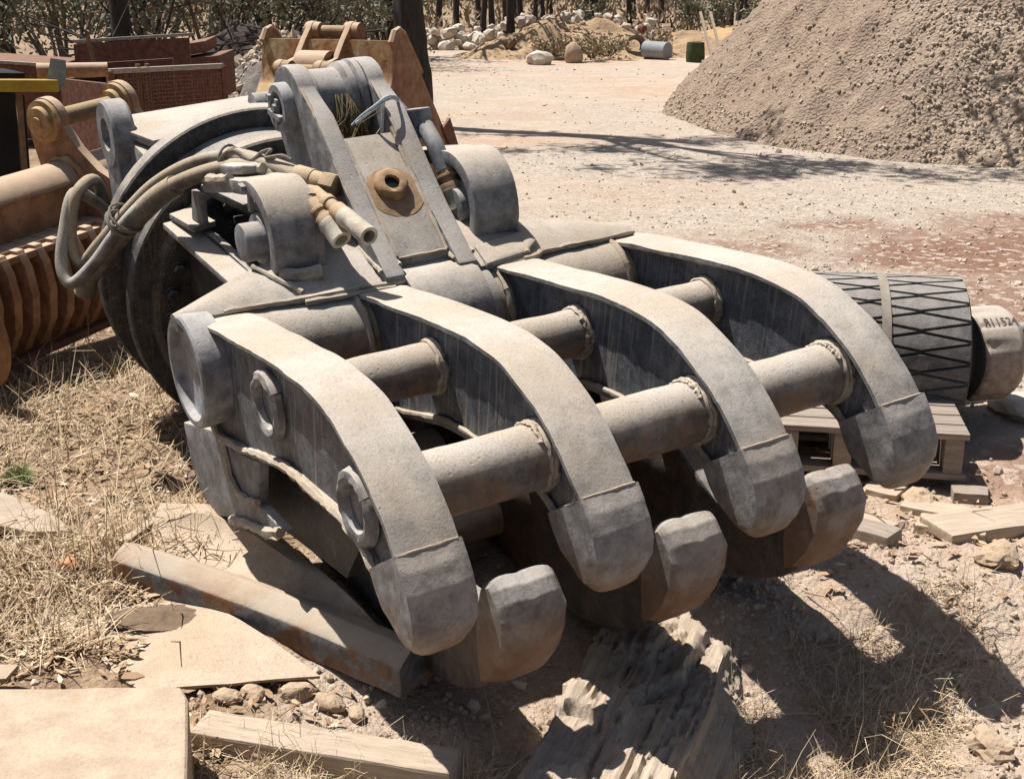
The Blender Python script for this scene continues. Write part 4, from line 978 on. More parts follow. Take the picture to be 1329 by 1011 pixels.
cs = empty('casting_drum', (cq.x, cq.y, 0), frame((-.95, -.2, 0)), 'pale dusty broken casting with a stamped number, at the right end of the pulley', 'casting')
b = MB(); V = []; F = []; n = 64; prof = [(.10, .05), (.10, .15), (.09, .175), (.08, .182), (-.05, .1815), (-.075, .168), (-.085, .15), (-.085, .05)]
R2 = 1.0; zc = cq.z
for k in range(n):
    a = 2*pi*k/n
    for j, (t, r) in enumerate(prof):
        rr = r
        if .6 < a < 2.1 or 4.2 < a < 5.6: pass
        notch = .008*(1 if abs(((a*14/(2*pi)) % 1)-.5) < .16 else 0) if j in (2, 3) else 0
        V.append((t, (rr-notch)*sin(a), zc+(rr-notch)*cos(a)))
m = len(prof)
for k in range(n):
    for j in range(m-1): F.append((k*m+j, ((k+1) % n)*m+j, ((k+1) % n)*m+j+1, k*m+j+1))
F += [tuple(k*m for k in range(n)), tuple(k*m+m-1 for k in range(n-1, -1, -1))]
b.add(V, F).build('rim', M['casting'], cs, bevel=.004, ang=30, sub=1, disp=.0012, dscale=.04)
MB().lathe((.09, 0, zc), (1, 0, 0), [(.0, .165), (.02, .18), (.05, .17), (.05, .0)], 48).build('end_plate', M['black'], cs)  # its black stands in for the shaded gap next to the pulley
c = MB()
for q, s in (((.0, -.195, .17), .05), ((-.05, -.19, .11), .045), ((.04, -.19, .09), .04)): c.lathe(q, (0, 1, .1), [(-.02, s), (.0, s), (.012, s*.8), (.004, s*.6), (-.004, 0)], 18)
c.build('broken_lug', M['rustpin'], cs, disp=.012, dscale=.03, sub=1)
def text_on_drum(word, size, parent, x_c, R, th_c):
    cu = bpy.data.curves.new('stamped_number', 'FONT'); cu.body = word; cu.size = size; cu.align_x = 'CENTER'; cu.align_y = 'CENTER'; cu.extrude = .0; cu.resolution_u = 2; cu.offset = .0006
    t = bpy.data.objects.new('t', cu); COL.objects.link(t)
    dg = bpy.context.evaluated_depsgraph_get(); me = bpy.data.meshes.new_from_object(t.evaluated_get(dg)); bpy.data.objects.remove(t)
    for v in me.vertices:
        th = th_c-v.co.y/R; x = x_c-v.co.x; v.co = Vector((x, R*sin(th), zc+R*cos(th)))
    return link_mesh('stamped_number', me, M['marking'], parent)
text_on_drum('811524', .046, cs, .01, .1838, radians(34))
c2 = lump('concrete_chunk', (2.02, 4.72, .02), (.17, .10, .05), M['limestone'], 'pale flat stone chunk in front of the casting', 'stone', seed=4)
# thin pipe behind the casting at the right edge
o = MB().tube([(1.98, 5.5, .12), (2.5, 5.55, .12)], .035, 16).build('pipe_offcut', M['greyear']); tag(o, 'short grey pipe end at the right edge behind the casting', 'pipe')

# ------------------------------------------------------------------ rusty grid bucket at the left
L0 = Vector((-2.049,5.750,1.019)); L1 = Vector((-1.841,6.120,1.064)); e1 = (L1-L0); sep = e1.length; fb = frame(e1); L0 = L0+e1.normalized()*.10; L1 = L1+e1.normalized()*.10
bk = empty('grid_bucket', (L0.x, L0.y, 0), fb, 'rusty brown skeleton grid bucket with two lugs and a pin, at the left edge', 'bucket')
hz = L0.z
def earp(x0, x1):
    # lug plate in the (y, z) plane; y away from the camera, z up
    pts = [(.11*cos(radians(a)), hz+.115*sin(radians(a))) for a in range(200, -20, -14)]
    return pts
b = MB()
lugpoly = [(-.105, hz-.02)]+[(.0+.105*cos(radians(a)), hz+.105*sin(radians(a))) for a in range(170, 10, -16)]+[(.13, hz-.03), (.17, hz-.12), (.25, hz-.19), (.40, hz-.25), (.40, hz-.55), (-.02, hz-.62), (-.08, hz-.35)]
lugpoly = [(-p[0], p[1]) for p in lugpoly]
lugpoly = [(.105*cos(radians(a)), hz+.105*sin(radians(a))) for a in range(190, 0, -15)]+[(.115, hz-.06), (.09, hz-.20), (.10, hz-.62), (-.40, hz-.60), (-.42, hz-.27), (-.27, hz-.20), (-.17, hz-.11)]
for x0 in (-.02, sep-.02):
    lg = MB().prism(lugpoly, x0, x0+.045).build('lug', M['rust'], bk, bevel=.005, sub=1, disp=.002, dscale=.06)
    MB().lathe((x0, 0, hz), (-1, 0, 0), [(0, .098), (.02, .095), (.02, .072), (.045, .066), (.045, .03), (.055, .026), (.055, 0)], 32).build('lug_boss', M['rustorange'], lg, disp=.003, dscale=.03)
MB().cyl((0, 0, hz), (sep, 0, hz), .042).build('pin', M['rustpin'], bk)
# torque beam with rounded top, to the left of the near lug
bz = Vector((-2.104,5.600,0.846)).z
tb = [( .16, bz-.34), (.16, bz-.08)]+[(.06+.13*cos(radians(a)), bz-.115+.13*sin(radians(a))) for a in range(20, 165, 12)]+[(-.10, bz-.22), (-.10, bz-.40)]
tb = [(-y_, z_) for y_, z_ in tb]
MB().prism(tb, -1.5, -.02).build('torque_beam', M['rust'], bk, bevel=.006, sub=1, disp=.003, dscale=.1)
MB().prism(tb, .02, sep+.3).build('torque_beam', M['rust'], bk, bevel=.006)
w = MB().weld([(-.025, y_*1.04, z_+.004) for y_, z_ in tb[2:]], .018, .03).build('weld_seam', M['rustorange'], bk)
sz = Vector((-1.980,5.450,0.585)).z
MB().box((-.50, -.26, sz), (2.0, .10, .03)).build('shelf_bar', M['rust'], bk, bevel=.004)
MB().box((-.50, -.16, sz+.02), (2.0, .20, .02)).build('shelf_plate', M['rust'], bk, bevel=.004)
for k in range(13):
    x = -1.02+k*.094
    rib = [(-.15, sz+.035), (-.30, sz+.03), (-.335, sz-.04), (-.345, sz-.16), (-.31, sz-.30), (-.22, sz-.42), (-.05, sz-.50), (-.05, sz-.44), (-.17, sz-.37), (-.24, sz-.28), (-.265, sz-.16), (-.25, sz-.04), (-.15, sz-.01)]
    MB().prism(rib, x, x+.04).build('rib', M['rust'], bk, bevel=.004)
MB().box((-.50, -.14, sz-.47), (2.0, .12, .03)).build('lower_bar', M['rustdark'], bk)
MB().box((-.50, .02, sz-.1), (2.0, .03, .55)).build('back_plate', M['rustdark'], bk)
sp = [(-.42+.17*cos(radians(a)), sz-.20+.22*sin(radians(a))) for a in range(0, 360, 12)]
MB().prism(sp, -.93, -.89).build('side_cheek', M['rust'], bk, bevel=.005)
MB().cyl((-.94, -.33, sz-.04), (-.88, -.33, sz-.04), .05).build('cheek_boss', M['rustdark'], bk)

# ------------------------------------------------------------------ rusty digging bucket behind the grapple
wd = Vector((.912, -.41, 0)); fb = frame(wd)
b0 = Vector((-1.83, 9.72, 0))
db = empty('digging_bucket', tuple(b0), fb, 'rusty orange excavator bucket with curved lugs and two pins, standing behind the grapple', 'bucket')
W_ = 1.06
shell_p = [(.02, .0), (-.18, .12), (-.30, .35), (-.26, .62), (-.12, .82), (-.03, .95), (.0, 1.10), (.02, 1.22)]
sp_ = [(v.y, v.z) for v in spline([(0, a, c) for a, c in shell_p], 6)]
V = []; F = []; n = len(sp_)
for i, (yv, zv) in enumerate(sp_):
    V += [(0, yv, zv), (W_, yv, zv), (W_, yv+.025, zv), (0, yv+.025, zv)]
for i in range(n-1):
    for j in range(4): F.append((i*4+j, i*4+(j+1) % 4, (i+1)*4+(j+1) % 4, (i+1)*4+j))
F += [(0, 1, 2, 3), tuple(range(4*n-1, 4*n-5, -1))]
MB().add(V, F).build('back_shell', M['rustorange'], db, ang=30)
MB().box((W_/2, -.10, .84), (W_, .14, .05), Matrix.Rotation(.9, 3, 'X')).build('bend_rib', M['rustorange'], db, bevel=.008)
side = sp_+[(.08, 1.27), (.16, 1.26), (.40, .98), (.78, .52), (.95, .30), (.92, .14), (.35, .02)]
for x0 in (-.025, W_):
    s_o = MB().prism(side, x0, x0+.03).build('side_plate', M['rust'], db, bevel=.004)
    ed_ = [(.0, 1.20), (.05, 1.275), (.11, 1.29), (.17, 1.26), (.42, .98)]
    MB().tube([(x0+.015, a, c) for a, c in ed_], .028, 8).build('edge_rib', M['rust'], s_o)
MB().prism([(.70, .55), (.82, .62), (.98, .36), (.93, .25)], W_+.03, W_+.055).build('side_cutter', M['rustdark'], db, bevel=.004)
def lug2(x0):
    p = [(-.30+.075*cos(radians(a)), 1.02+.075*sin(radians(a))) for a in range(100, 300, 20)]+[(-.18, .86), (-.05, .95), (.0, 1.08), (.05, 1.20), (.16, 1.28)]+[(.13+.075*cos(radians(a)), 1.27+.075*sin(radians(a))) for a in range(-50, 160, 20)]+[(-.02, 1.22), (-.12, 1.10), (-.22, 1.08)]
    o = MB().prism(p, x0, x0+.045).build('lug', M['rust'], db, bevel=.005)
    MB().lathe((x0-.0, .13, 1.27), (-1, 0, 0), [(0, .07), (.02, .07), (.02, 0)], 24).lathe((x0+.045, .13, 1.27), (1, 0, 0), [(0, .07), (.05, .066), (.05, 0)], 24).build('lug_boss', M['rust'], o)
    MB().lathe((x0, -.30, 1.02), (-1, 0, 0), [(0, .065), (.02, .065), (.02, 0)], 24).lathe((x0+.045, -.30, 1.02), (1, 0, 0), [(0, .07), (.06, .066), (.06, 0)], 24).build('pin_boss', M['rustpin'], o)
lug2(.33); lug2(.66)
MB().cyl((.33, .13, 1.27), (.70, .13, 1.27), .045).build('upper_pin', M['rustpin'], db)
MB().cyl((.33, -.30, 1.02), (.70, -.30, 1.02), .042).build('lower_pin', M['rustpin'], db)
MB().tube([(.40, -.12, 1.02), (.65, -.12, 1.02)], .13, 20).build('stop_block', M['rust'], db)
st_ = MB()
for px_, pz_ in ((.80, 1.13), (.88, 1.05), (.95, 1.15), (.82, .98)): st_.cyl((px_, -.01, pz_), (px_, .0, pz_), .02)

# ------------------------------------------------------------------ gravel stockpile at the right
def poly_sd(px, py, poly):
    "signed distance, positive inside"
    d = np.full(px.shape, 1e9); ins = np.zeros(px.shape, bool); n = len(poly)
    for i in range(n):
        x0, y0 = poly[i]; x1, y1 = poly[(i+1) % n]; ex, ey = x1-x0, y1-y0
        t = np.clip(((px-x0)*ex+(py-y0)*ey)/(ex*ex+ey*ey), 0, 1); d = np.minimum(d, np.hypot(px-x0-t*ex, py-y0-t*ey))
        c = ((y0 > py) != (y1 > py)) & (px < (x1-x0)*(py-y0)/(y1-y0+1e-12)+x0); ins ^= c
    return np.where(ins, d, -d)
PP = [(1.95, 16.8), (2.02, 15.5), (2.28, 14.3), (2.65, 13.2), (3.5, 12.2), (4.6, 11.5), (7, 10.9), (11, 10.8), (15, 13), (15, 25), (9, 27), (4.5, 24.5), (2.6, 20)]
def pile_h(x, y):
    p = np.stack([x, y], -1); d = poly_sd(x, y, PP)
    d = d+.22*fbm(p*.9, 3, 301)+.05*fbm(p*4, 2, 303)
    h = np.where(d > 0, 1.12*d, d*.6); h = np.minimum(h, 3.4+.3*(np.tanh((h-3.4)*.6)))
    n = fbm(p*2.0, 4, 305); m = fbm(np.stack([x*6, y*6], -1), 3, 307)
    g = .12*n+.045*m
    # slumped gullies on the gravelly right half
    g = g-.16*np.exp(-((d-1.0-.3*np.sin(x*1.7))/.16)**2)*sst(4.0, 4.8, x)*sst(-.1, .3, fbm(p*.8, 2, 309)+.15)
    return np.where(d > 0, h+g*np.clip(d*2, 0, 1), h)-.02
xs_ = np.concatenate([np.linspace(1.2, 8, 260), np.linspace(8.08, 15.5, 60)]); yy_ = np.concatenate([np.linspace(10.2, 19, 260), np.linspace(19.1, 28, 50)])
Xp, Yp = np.meshgrid(xs_, yy_); Zp = pile_h(Xp, Yp); Zp = np.maximum(Zp, -.25)
nv = len(xs_); ii = np.arange(len(yy_)-1)[:, None]*nv+np.arange(nv-1)[None, :]
Fq = np.stack([ii, ii+1, ii+nv+1, ii+nv], -1).reshape(-1, 4)
gravr = sst(3.6, 4.6, Xp+.5*fbm(np.stack([Xp, Yp], -1)*1.2, 3, 311)-.25*(Zp-.8))
at_ = np.stack([gravr, fbm(np.stack([Xp, Yp], -1)*1.0, 3, 313)*.5+.5, gravr*0, gravr*0+1], -1).reshape(-1, 4)
keep = (Zp.reshape(-1)[Fq] > -.12).any(1); Fq = Fq[keep]
k = N('stockpile earth'); at = k.n.new('ShaderNodeAttribute'); at.attribute_name = 'zone'; x = k.n.new('ShaderNodeSeparateColor'); k.l.new(at.outputs['Color'], x.inputs[0])
n2 = k.noise(5, 6, .7); n3 = k.noise(40, 4, .7); v1 = k.vor(24, None, 'Color'); sx = k.n.new('ShaderNodeSeparateColor'); k.l.new(v1, sx.inputs[0])
c1 = k.mix(k.ramp(n2, .3, .7), (.21, .15, .11), (.31, .23, .165)); c2 = k.mix(sx.outputs[0], (.24, .175, .125), (.42, .33, .245)); c2 = k.mix(k.ramp(n2, .5, .7), c2, (.30, .215, .15))
col = k.mix(x.outputs[0], c1, c2); col = k.mix(k.math('MULTIPLY', x.outputs[1], .25), col, (.38, .30, .24))
M['pile'] = k.done(col, k.bump(k.math('ADD', k.math('MULTIPLY', n3, .5), k.math('SUBTRACT', 1., k.vor(30))), .7, .03, k.bump(n2, .6, .08)), .95)
pile = np_mesh('gravel_stockpile', np.stack([Xp, Yp, Zp], -1).reshape(-1, 3), Fq, M['pile'], None, True, at_)
tag(pile, 'tall heap of brown earth and crushed stone rising at the upper right', 'stockpile')
n = 42000; xr = RNG.uniform(1.6, 9, n); yr = RNG.uniform(10.6, 19, n); zr = pile_h(xr, yr)
dn = sst(3.4, 4.6, xr+.5*fbm(np.stack([xr, yr], -1)*1.2, 3, 311)-.25*(zr-.8))*.9+.10
dn = np.where(zr < .25, .75, dn)
kk = (zr > .0) & (RNG.uniform(0, 1, n) < dn) & ((yr < 16.5) | (RNG.uniform(0, 1, n) < .4)); xr, yr, zr = xr[kk], yr[kk], zr[kk]
o = stones('crushed_stone', np.stack([xr, yr, zr], -1), np.minimum(RNG.gamma(2.4, .0055, len(xr))+.006, .028), M['pilestone'], rcol(len(xr), .0), .25)
tag(o, 'loose crushed stone covering the face of the big heap', kind='stuff', cat='crushed stone')

# ------------------------------------------------------------------ boulder wall, low mound and odds and ends across the yard
def mound(name, cx, cy, rx, ry, h, mat, lab, cat, seed, n=70, z0=None):
    t = np.linspace(-1.25, 1.25, n); X, Y = np.meshgrid(t, t); p = np.stack([X, Y], -1)
    r = np.hypot(X, Y)+.18*fbm(p*1.6, 3, seed); Z = h*(1-sst(.0, 1.05, r))*(1+.3*fbm(p*4, 3, seed+1))+.05*h*fbm(p*14, 2, seed+2)-.03*min(1, h*4)
    ii = np.arange(n-1)[:, None]*n+np.arange(n-1)[None, :]; F = np.stack([ii, ii+1, ii+n+1, ii+n], -1).reshape(-1, 4); F = F[(Z.reshape(-1)[F] > -.02*min(1, h*4)).any(1)]
    x, y = cx+X*rx, cy+Y*ry
    o = np_mesh(name, np.stack([x, y, Z+(zg(x, y) if z0 is None else z0)], -1).reshape(-1, 3), F, mat, None, True); return tag(o, lab, cat)
M['tanearth'] = plain('tan loose earth', (.40, .28, .17), (.30, .20, .12), 2.2, .8, .95, .06)
M['darkheap'] = plain('dark slash heap', (.10, .075, .06), (.045, .035, .03), 2.2, .9, .95, .08)
M['greyheap'] = plain('grey rubble heap', (.24, .21, .18), (.13, .115, .10), 6, .9, .95, .06)
mound('earth_mound', 1.35, 30.6, 2.9, 1.8, .92, M['tanearth'], 'low tan earth mound with boulders and dry weeds at the far side of the yard', 'mound', 401)
mound('tan_bank', 3.9, 31.6, 2.0, 1.2, .55, M['tanearth'], 'long low tan earth bank behind the zinc pipe far across the yard', 'bank', 409)
mound('earth_bank', 5.6, 33.0, 3.0, 1.5, .55, plain('orange earth bank', (.46, .29, .14), (.36, .23, .13), 2, .7, .95, .05), 'orange earth bank behind the leaning timbers far across the yard', 'bank', 405)
bl_lab = 'pale limestone boulder in the rough wall of rocks across the yard'
rocks_src = []
for i in range(14):
    s = random.uniform(.8, 1.25)
    o = lump('boulder', (0, 0, -50), (.24*s, .21*s, .18*s), M['limestone'], bl_lab, 'boulder', 'pale boulders lining the far side of the yard', seed=60+i, sub=2, rough=.42); rocks_src.append(o)
def put_rock(i, x, y, z, s):
    if i < len(rocks_src): o = rocks_src[i]
    else:
        src = rocks_src[i % len(rocks_src)]; o = src.copy(); COL.objects.link(o)
    o.location = (x, y, z); o.scale = (s, s, s); o.rotation_euler = (random.uniform(-.4, .4), random.uniform(-.4, .4), random.uniform(0, 6.28))
ri = 0
for (x0, x1, y, layers, s0) in ((-2.35, -.55, 33.5, 4, 1.0), (-.75, 1.4, 32.0, 3, .9), (1.2, 3.3, 31.2, 4, .85), (3.2, 5.2, 32.2, 2, .6)):
    for l in range(layers):
        m = int((x1-x0)/.27)
        for j in range(m):
            if random.random() < .08+.13*l: continue
            x = x0+(j+.5+.5*(l % 2))*(x1-x0)/m+random.uniform(-.08, .08); hump = .35+.65*abs(sin((x+2.9)*1.35))
            base = .62*max(0, 1-((x-1.35)/2.6)**2) if x > -.9 else 0
            z = base+(.08+l*.17)*s0*hump+random.uniform(-.04, .04)
            put_rock(ri, x, y+.12*l+random.uniform(-.2, .2), z, random.uniform(.45, 1.0)*s0); ri += 1
lump('boulder', (.57, 27.4, .12), (.30, .24, .20), M['limestone'], 'single lumpy pale boulder at the foot of the far earth mound', 'boulder', seed=91)
lump('boulder', (1.30, 28.0, .16), (.24, .2, .28), M['brownstone'], 'smooth tan boulder leaning beside the lumpy pale boulder', 'boulder', seed=94, rough=.15)
lump('boulder', (-.05, 29.6, .35), (.14, .14, .17), M['rustpin'], 'dark brown boulder on the left slope of the earth mound', 'boulder', seed=97)
lump('boulder', (3.05, 31.0, .62), (.12, .12, .10), M['rustdark'], 'dark red boulder on the bank right of the far rock wall', 'boulder', seed=98)
# culvert pipes, mossy drum, leaning timbers
o = MB().tube([(2.98, 29.3, .22), (3.42, 28.9, .2)], .19, 20).build('culvert_pipe', M['zinc']); tag(o, 'short grey zinc pipe lying far across the yard', 'pipe')
o = MB().lathe((2.78, 29.6, .28), (.25, -1, .1), [(-.1, .14), (-.1, .24), (.06, .24), (.06, .19), (-.06, .17)], 24).build('concrete_ring', M['greyheap']); tag(o, 'dark grey pipe ring leaning behind the zinc pipe', 'pipe ring')
o = MB().lathe((3.92, 28.1, 0), (0, 0, 1), [(0, 0), (0, .19), (.12, .20), (.34, .19), (.42, .185), (.43, .15), (.40, 0)], 24).build('mossy_drum', M['greenbin'], disp=.018, dscale=.12); tag(o, 'small dark mossy green drum beside the leaning timbers', 'drum')
for i, (xa, xb) in enumerate(((4.10, 4.30), (4.32, 4.50))):
    o = MB().tube([(xb, 28.0, 0), (xa, 28.9, 1.02)], .035, 4).build('leaning_timber', M['palewood']); tag(o, ['left one of two thin pale timbers leaning near the mossy drum', 'right one of two thin pale timbers leaning near the mossy drum'][i], 'timber', 'two leaning timbers')

# ------------------------------------------------------------------ trees and scrub
def leafmesh(name, C, S, L, wd_, mat, parent, droop=.55):
    "many narrow leaves round cluster centres C with spread S"
    n = len(C); P = C+RNG.normal(size=(n, 3))*S[:, None]*np.array([1, 1, .75])
    d = RNG.normal(size=(n, 3)); d[:, 2] -= droop*1.4; d /= np.linalg.norm(d, axis=1)[:, None]
    s = np.cross(d, RNG.normal(size=(n, 3))); s /= np.linalg.norm(s, axis=1)[:, None]
    l = (L*RNG.uniform(.6, 1.4, n))[:, None]; w = l*wd_
    V = np.stack([P-d*l*.5, P+s*w, P+d*l*.5, P-s*w], 1); c = np.zeros((n, 4)); c[:, 0] = RNG.uniform(0, 1, n)**1.3; c[:, 1] = (RNG.uniform(0, 1, n) < .14); c[:, 3] = 1
    return np_mesh(name, V.reshape(-1, 3), np.arange(n*4).reshape(-1, 4), mat, parent, False, np.repeat(c[:, None, :], 4, 1).reshape(-1, 4))
def tree(x, y, H, r, lab, cat='tree', bark='bark', lean=(0, 0), leaves=1600, spread=1.6, leafL=.13, low=.45, group=None, nl=7, seed=0, name='gum_tree'):
    rnd = random.Random(seed+int(x*100)); z = float(zg(x, y)); root = empty(name, (x, y, z), None, lab, cat, group)
    t = MB(); pts = []
    for i in range(9):
        s = i/8; pts.append(Vector((lean[0]*s+rnd.uniform(-.06, .06)*H*.1*s, lean[1]*s+rnd.uniform(-.06, .06)*H*.1*s, H*.75*s)))
    pts[0].z = -.15
    t.tube(spline(pts, 3), [r*(1.25 if i < 2 else 1-.72*i/24) for i in range(25)], 12, True, .05)
    cl = []
    for k in range(nl):
        s = low+(1-low)*(k+.5)/nl; q = s*8; i = min(int(q), 7); b = pts[i].lerp(pts[i+1], q-i)
        az = k*2.4+rnd.uniform(-.5, .5); ln = spread*(1.15-.5*s)*rnd.uniform(.7, 1.2)
        e = b+Vector((cos(az)*ln, sin(az)*ln, ln*rnd.uniform(.25, .8))); m = b.lerp(e, .5)+Vector((0, 0, -.08*ln))
        t.tube(spline([b, m, e], 4), [r*.42*(1-.085*j) for j in range(9)], 6)
        cl += [e, m.lerp(e, .5), e+Vector((rnd.uniform(-.5, .5), rnd.uniform(-.5, .5), rnd.uniform(-.5, .3)))*spread*.4]
    cl.append(pts[-1]+Vector((0, 0, .1*H)))
    t.build('trunk', M[bark], root)
    if leaves:
        ci = RNG.integers(0, len(cl), leaves); C = np.array([c[:] for c in cl])[ci]; S = RNG.uniform(.12, .30, len(cl))[ci]*spread
        leafmesh('crown', C, S, leafL, .16, M['leaf'], root)
    return root
def shrub(x, y, H, R, lab, leaves=2200, leafL=.10, stems=9, group=None, seed=0, bark='barkpale', cat='shrub', name='shrub', zoff=0.0, lm='leaf'):
    rnd = random.Random(seed); z = float(zg(x, y))+zoff; root = empty(name, (x, y, z), None, lab, cat, group); t = MB(); cl = []
    for k in range(stems):
        az = rnd.uniform(0, 6.28); rr = R*rnd.uniform(.2, 1); h = H*rnd.uniform(.5, 1)
        e = Vector((cos(az)*rr, sin(az)*rr, h)); a = Vector((cos(az)*rr*.15, sin(az)*rr*.15, -.05)); m = a.lerp(e, .55)+Vector((rnd.uniform(-.1, .1)*R, rnd.uniform(-.1, .1)*R, .05*H))
        t.tube(spline([a, m, e], 4), [.030*(1-.09*j)*max(.5, H/2.2) for j in range(9)], 5)
        for f_ in (.45, .65, .85, 1.0): cl.append(a.lerp(e, f_)+Vector((rnd.uniform(-.25, .25)*R, rnd.uniform(-.25, .25)*R, rnd.uniform(-.1, .15)*H)))
        for j in range(2):
            b = a.lerp(e, rnd.uniform(.4, .9)); e2 = b+Vector((rnd.uniform(-.5, .5)*R, rnd.uniform(-.5, .5)*R, rnd.uniform(.0, .35)*H)); t.tube([b, b.lerp(e2, .5)+Vector((0, 0, -.03)), e2], [.014, .01, .005], 5); cl.append(e2)
    t.build('stems', M[bark], root)
    ci = RNG.integers(0, len(cl), leaves); C = np.array([c[:] for c in cl])[ci]; S = RNG.uniform(.07, .20, len(cl))[ci]*R*1.2
    leafmesh('foliage', C, S, leafL, .2, M[lm], root, .3); return root
# the big gum behind the bucket whose crown throws the shadow on the yard
big = empty('gum_tree', (-1.16, 15.3, 0), None, 'thick dark gum trunk right behind the rusty orange bucket', 'tree')
t = MB(); pts = [Vector((.05, 0, -.1)), Vector((.02, 0, .6)), Vector((-.05, .05, 1.5)), Vector((-.02, .1, 3)), Vector((.1, .2, 4.6)), Vector((.2, .1, 6)), Vector((.2, 0, 7.3))]
t.tube(spline(pts, 6), [.22*(1-.018*i) for i in range(37)], 16, True, .06); cl = []
for h, dx, dy in ((5.2, 2.2, -2.2), (6.0, 2.4, -2.6), (6.8, 1.5, -2.3), (7.4, .8, -1.9), (6.4, .3, -1.9), (7.8, -1.2, -.4), (6.2, -2.2, .8), (8.4, -.4, .6)):
    b = Vector((.15*h/4-.2, .1, h-1.2)); e = Vector((dx, dy, h)); m = b.lerp(e, .5)+Vector((0, 0, -.15)); t.tube(spline([b, m, e], 5), [.07*(1-.07*j) for j in range(11)], 8)
    for q in range(5): cl.append(e+Vector((random.gauss(0, .75), random.gauss(0, .16), random.gauss(0, .2))))
    cl.append(m.lerp(e, .6))
t.build('trunk', M['bark'], big)
ci = RNG.integers(0, len(cl), 3400); C = np.array([c[:] for c in cl])[ci]; S = RNG.uniform(.10, .26, len(cl))[ci]
leafmesh('crown', C, S, .16, .18, M['leaf'], big)
# gum trees along the far side: (pixel-free positions) x, y, height, radius, lean
far = [(-1.0, 44, 7, .10), (-.55, 38, 6, .09), (-.15, 35.5, 6.5, .10), (.35, 50, 8, .11), (.75, 43, 7, .08), (1.35, 60, 9, .13), (2.6, 48, 7, .10), (3.1, 50, 8, .12), (3.7, 58, 8, .12), (4.6, 52, 7, .10), (5.6, 62, 9, .14), (6.3, 56, 8, .12), (8.2, 52, 8, .14), (8.7, 53, 8, .11), (9.0, 51, 7, .10), (10.3, 60, 9, .13), (-2.0, 47, 8, .11), (-2.9, 52, 8, .12), (12.5, 58, 8, .12), (.1, 64, 9, .13), (2.0, 70, 9, .14), (7.3, 72, 9, .14), (-1.5, 60, 9, .12)]
for i, (x, y, H, r) in enumerate(far):
    tree(x, y, H, r*1.15, 'slender dark trunked gum tree in the dry woodland beyond the yard', lean=(random.uniform(-.5, .5), 0), leaves=420, spread=1.5, leafL=.26, low=.4, group='slender gum trees beyond the yard', seed=i)
tree(-.02, 31.2, 5.0, .12, 'dark forked gum tree standing among the far boulders', lean=(-.1, 0), leaves=700, spread=1.3, leafL=.2, low=.35, seed=50, bark='bark')
left = [(-9.2, 24, 7, .18, 'dark trunk of a gum tree at the far left edge of the scrub'), (-8.2, 27, 8, .17, 'slightly leaning dark gum second from the left edge'), (-6.0, 20.5, 8, .17, 'dark gum with a low fork left of the mesh cage'), (-6.8, 30, 8, .15, 'pale gum stem deep in the left scrub'), (-4.0, 27, 8, .14, 'thin gum among the shrubs above the scrap heap'), (-2.9, 31, 8, .13, 'thin gum stem left of the rusty orange bucket')]
for i, (x, y, H, r, lb) in enumerate(left):
    tree(x, y, H, r, lb, lean=((.5 if i % 2 else -.3), 0), leaves=1500, spread=1.9, leafL=.17, low=.22, seed=70+i, nl=10, bark='barkpale' if i == 3 else 'bark')
shr = [(-8.9, 21, 2.6, 1.5), (-7.6, 22.5, 2.9, 1.5), (-6.4, 22, 2.7, 1.4), (-5.3, 23.5, 2.8, 1.4), (-4.3, 24, 2.6, 1.3), (-3.4, 25.5, 2.5, 1.3), (-10, 25, 3.2, 1.7), (-7.2, 26.5, 3.4, 1.7), (-5.6, 27.5, 3.2, 1.6), (-4.2, 29, 3.1, 1.5), (-2.8, 30, 2.5, 1.2), (-8.6, 31, 3.6, 1.9), (-6.0, 33, 3.5, 1.9), (-3.7, 35, 3.2, 1.7)]
for i, (x, y, H, R) in enumerate(shr):
    shrub(x, y, H, R, 'grey green wattle shrub with pale twiggy stems in the left background scrub', leaves=1700, leafL=.12, stems=10, group='wattle shrubs in the left background', seed=i+5, bark='barkpale' if i % 2 else 'bark')
for i, (x, y, H, R, lb) in enumerate([(2.6, 44, 1.3, .5, 'small dark green shrub standing behind the far rock wall'), (6.0, 44, 1.5, .65, 'round green shrub behind the orange bank'), (7.1, 46, 1.4, .7, 'bright green shrub right of the round green shrub'), (8.6, 47, 1.0, .5, 'low shrub at the top left of the big heap')]):
    shrub(x, y, H, R, lb, leaves=900, leafL=.13, stems=7, seed=40+i)
for i, (x, y, H, R, lb) in enumerate([(.9, 28.9, .35, .5, 'dry weed clump left on the far earth mound'), (2.1, 28.9, .4, .6, 'dry weed clump at the right foot of the far mound'), (1.75, 28.3, .3, .4, 'small dry weed clump beside the tan boulder'), (3.3, 30.2, .45, .4, 'small dry weed behind the zinc pipe')]):
    shrub(x, y, H, R, lb, leaves=700, leafL=.09, stems=8, seed=80+i, cat='weed', name='weed_clump', zoff=.12, lm='weed')
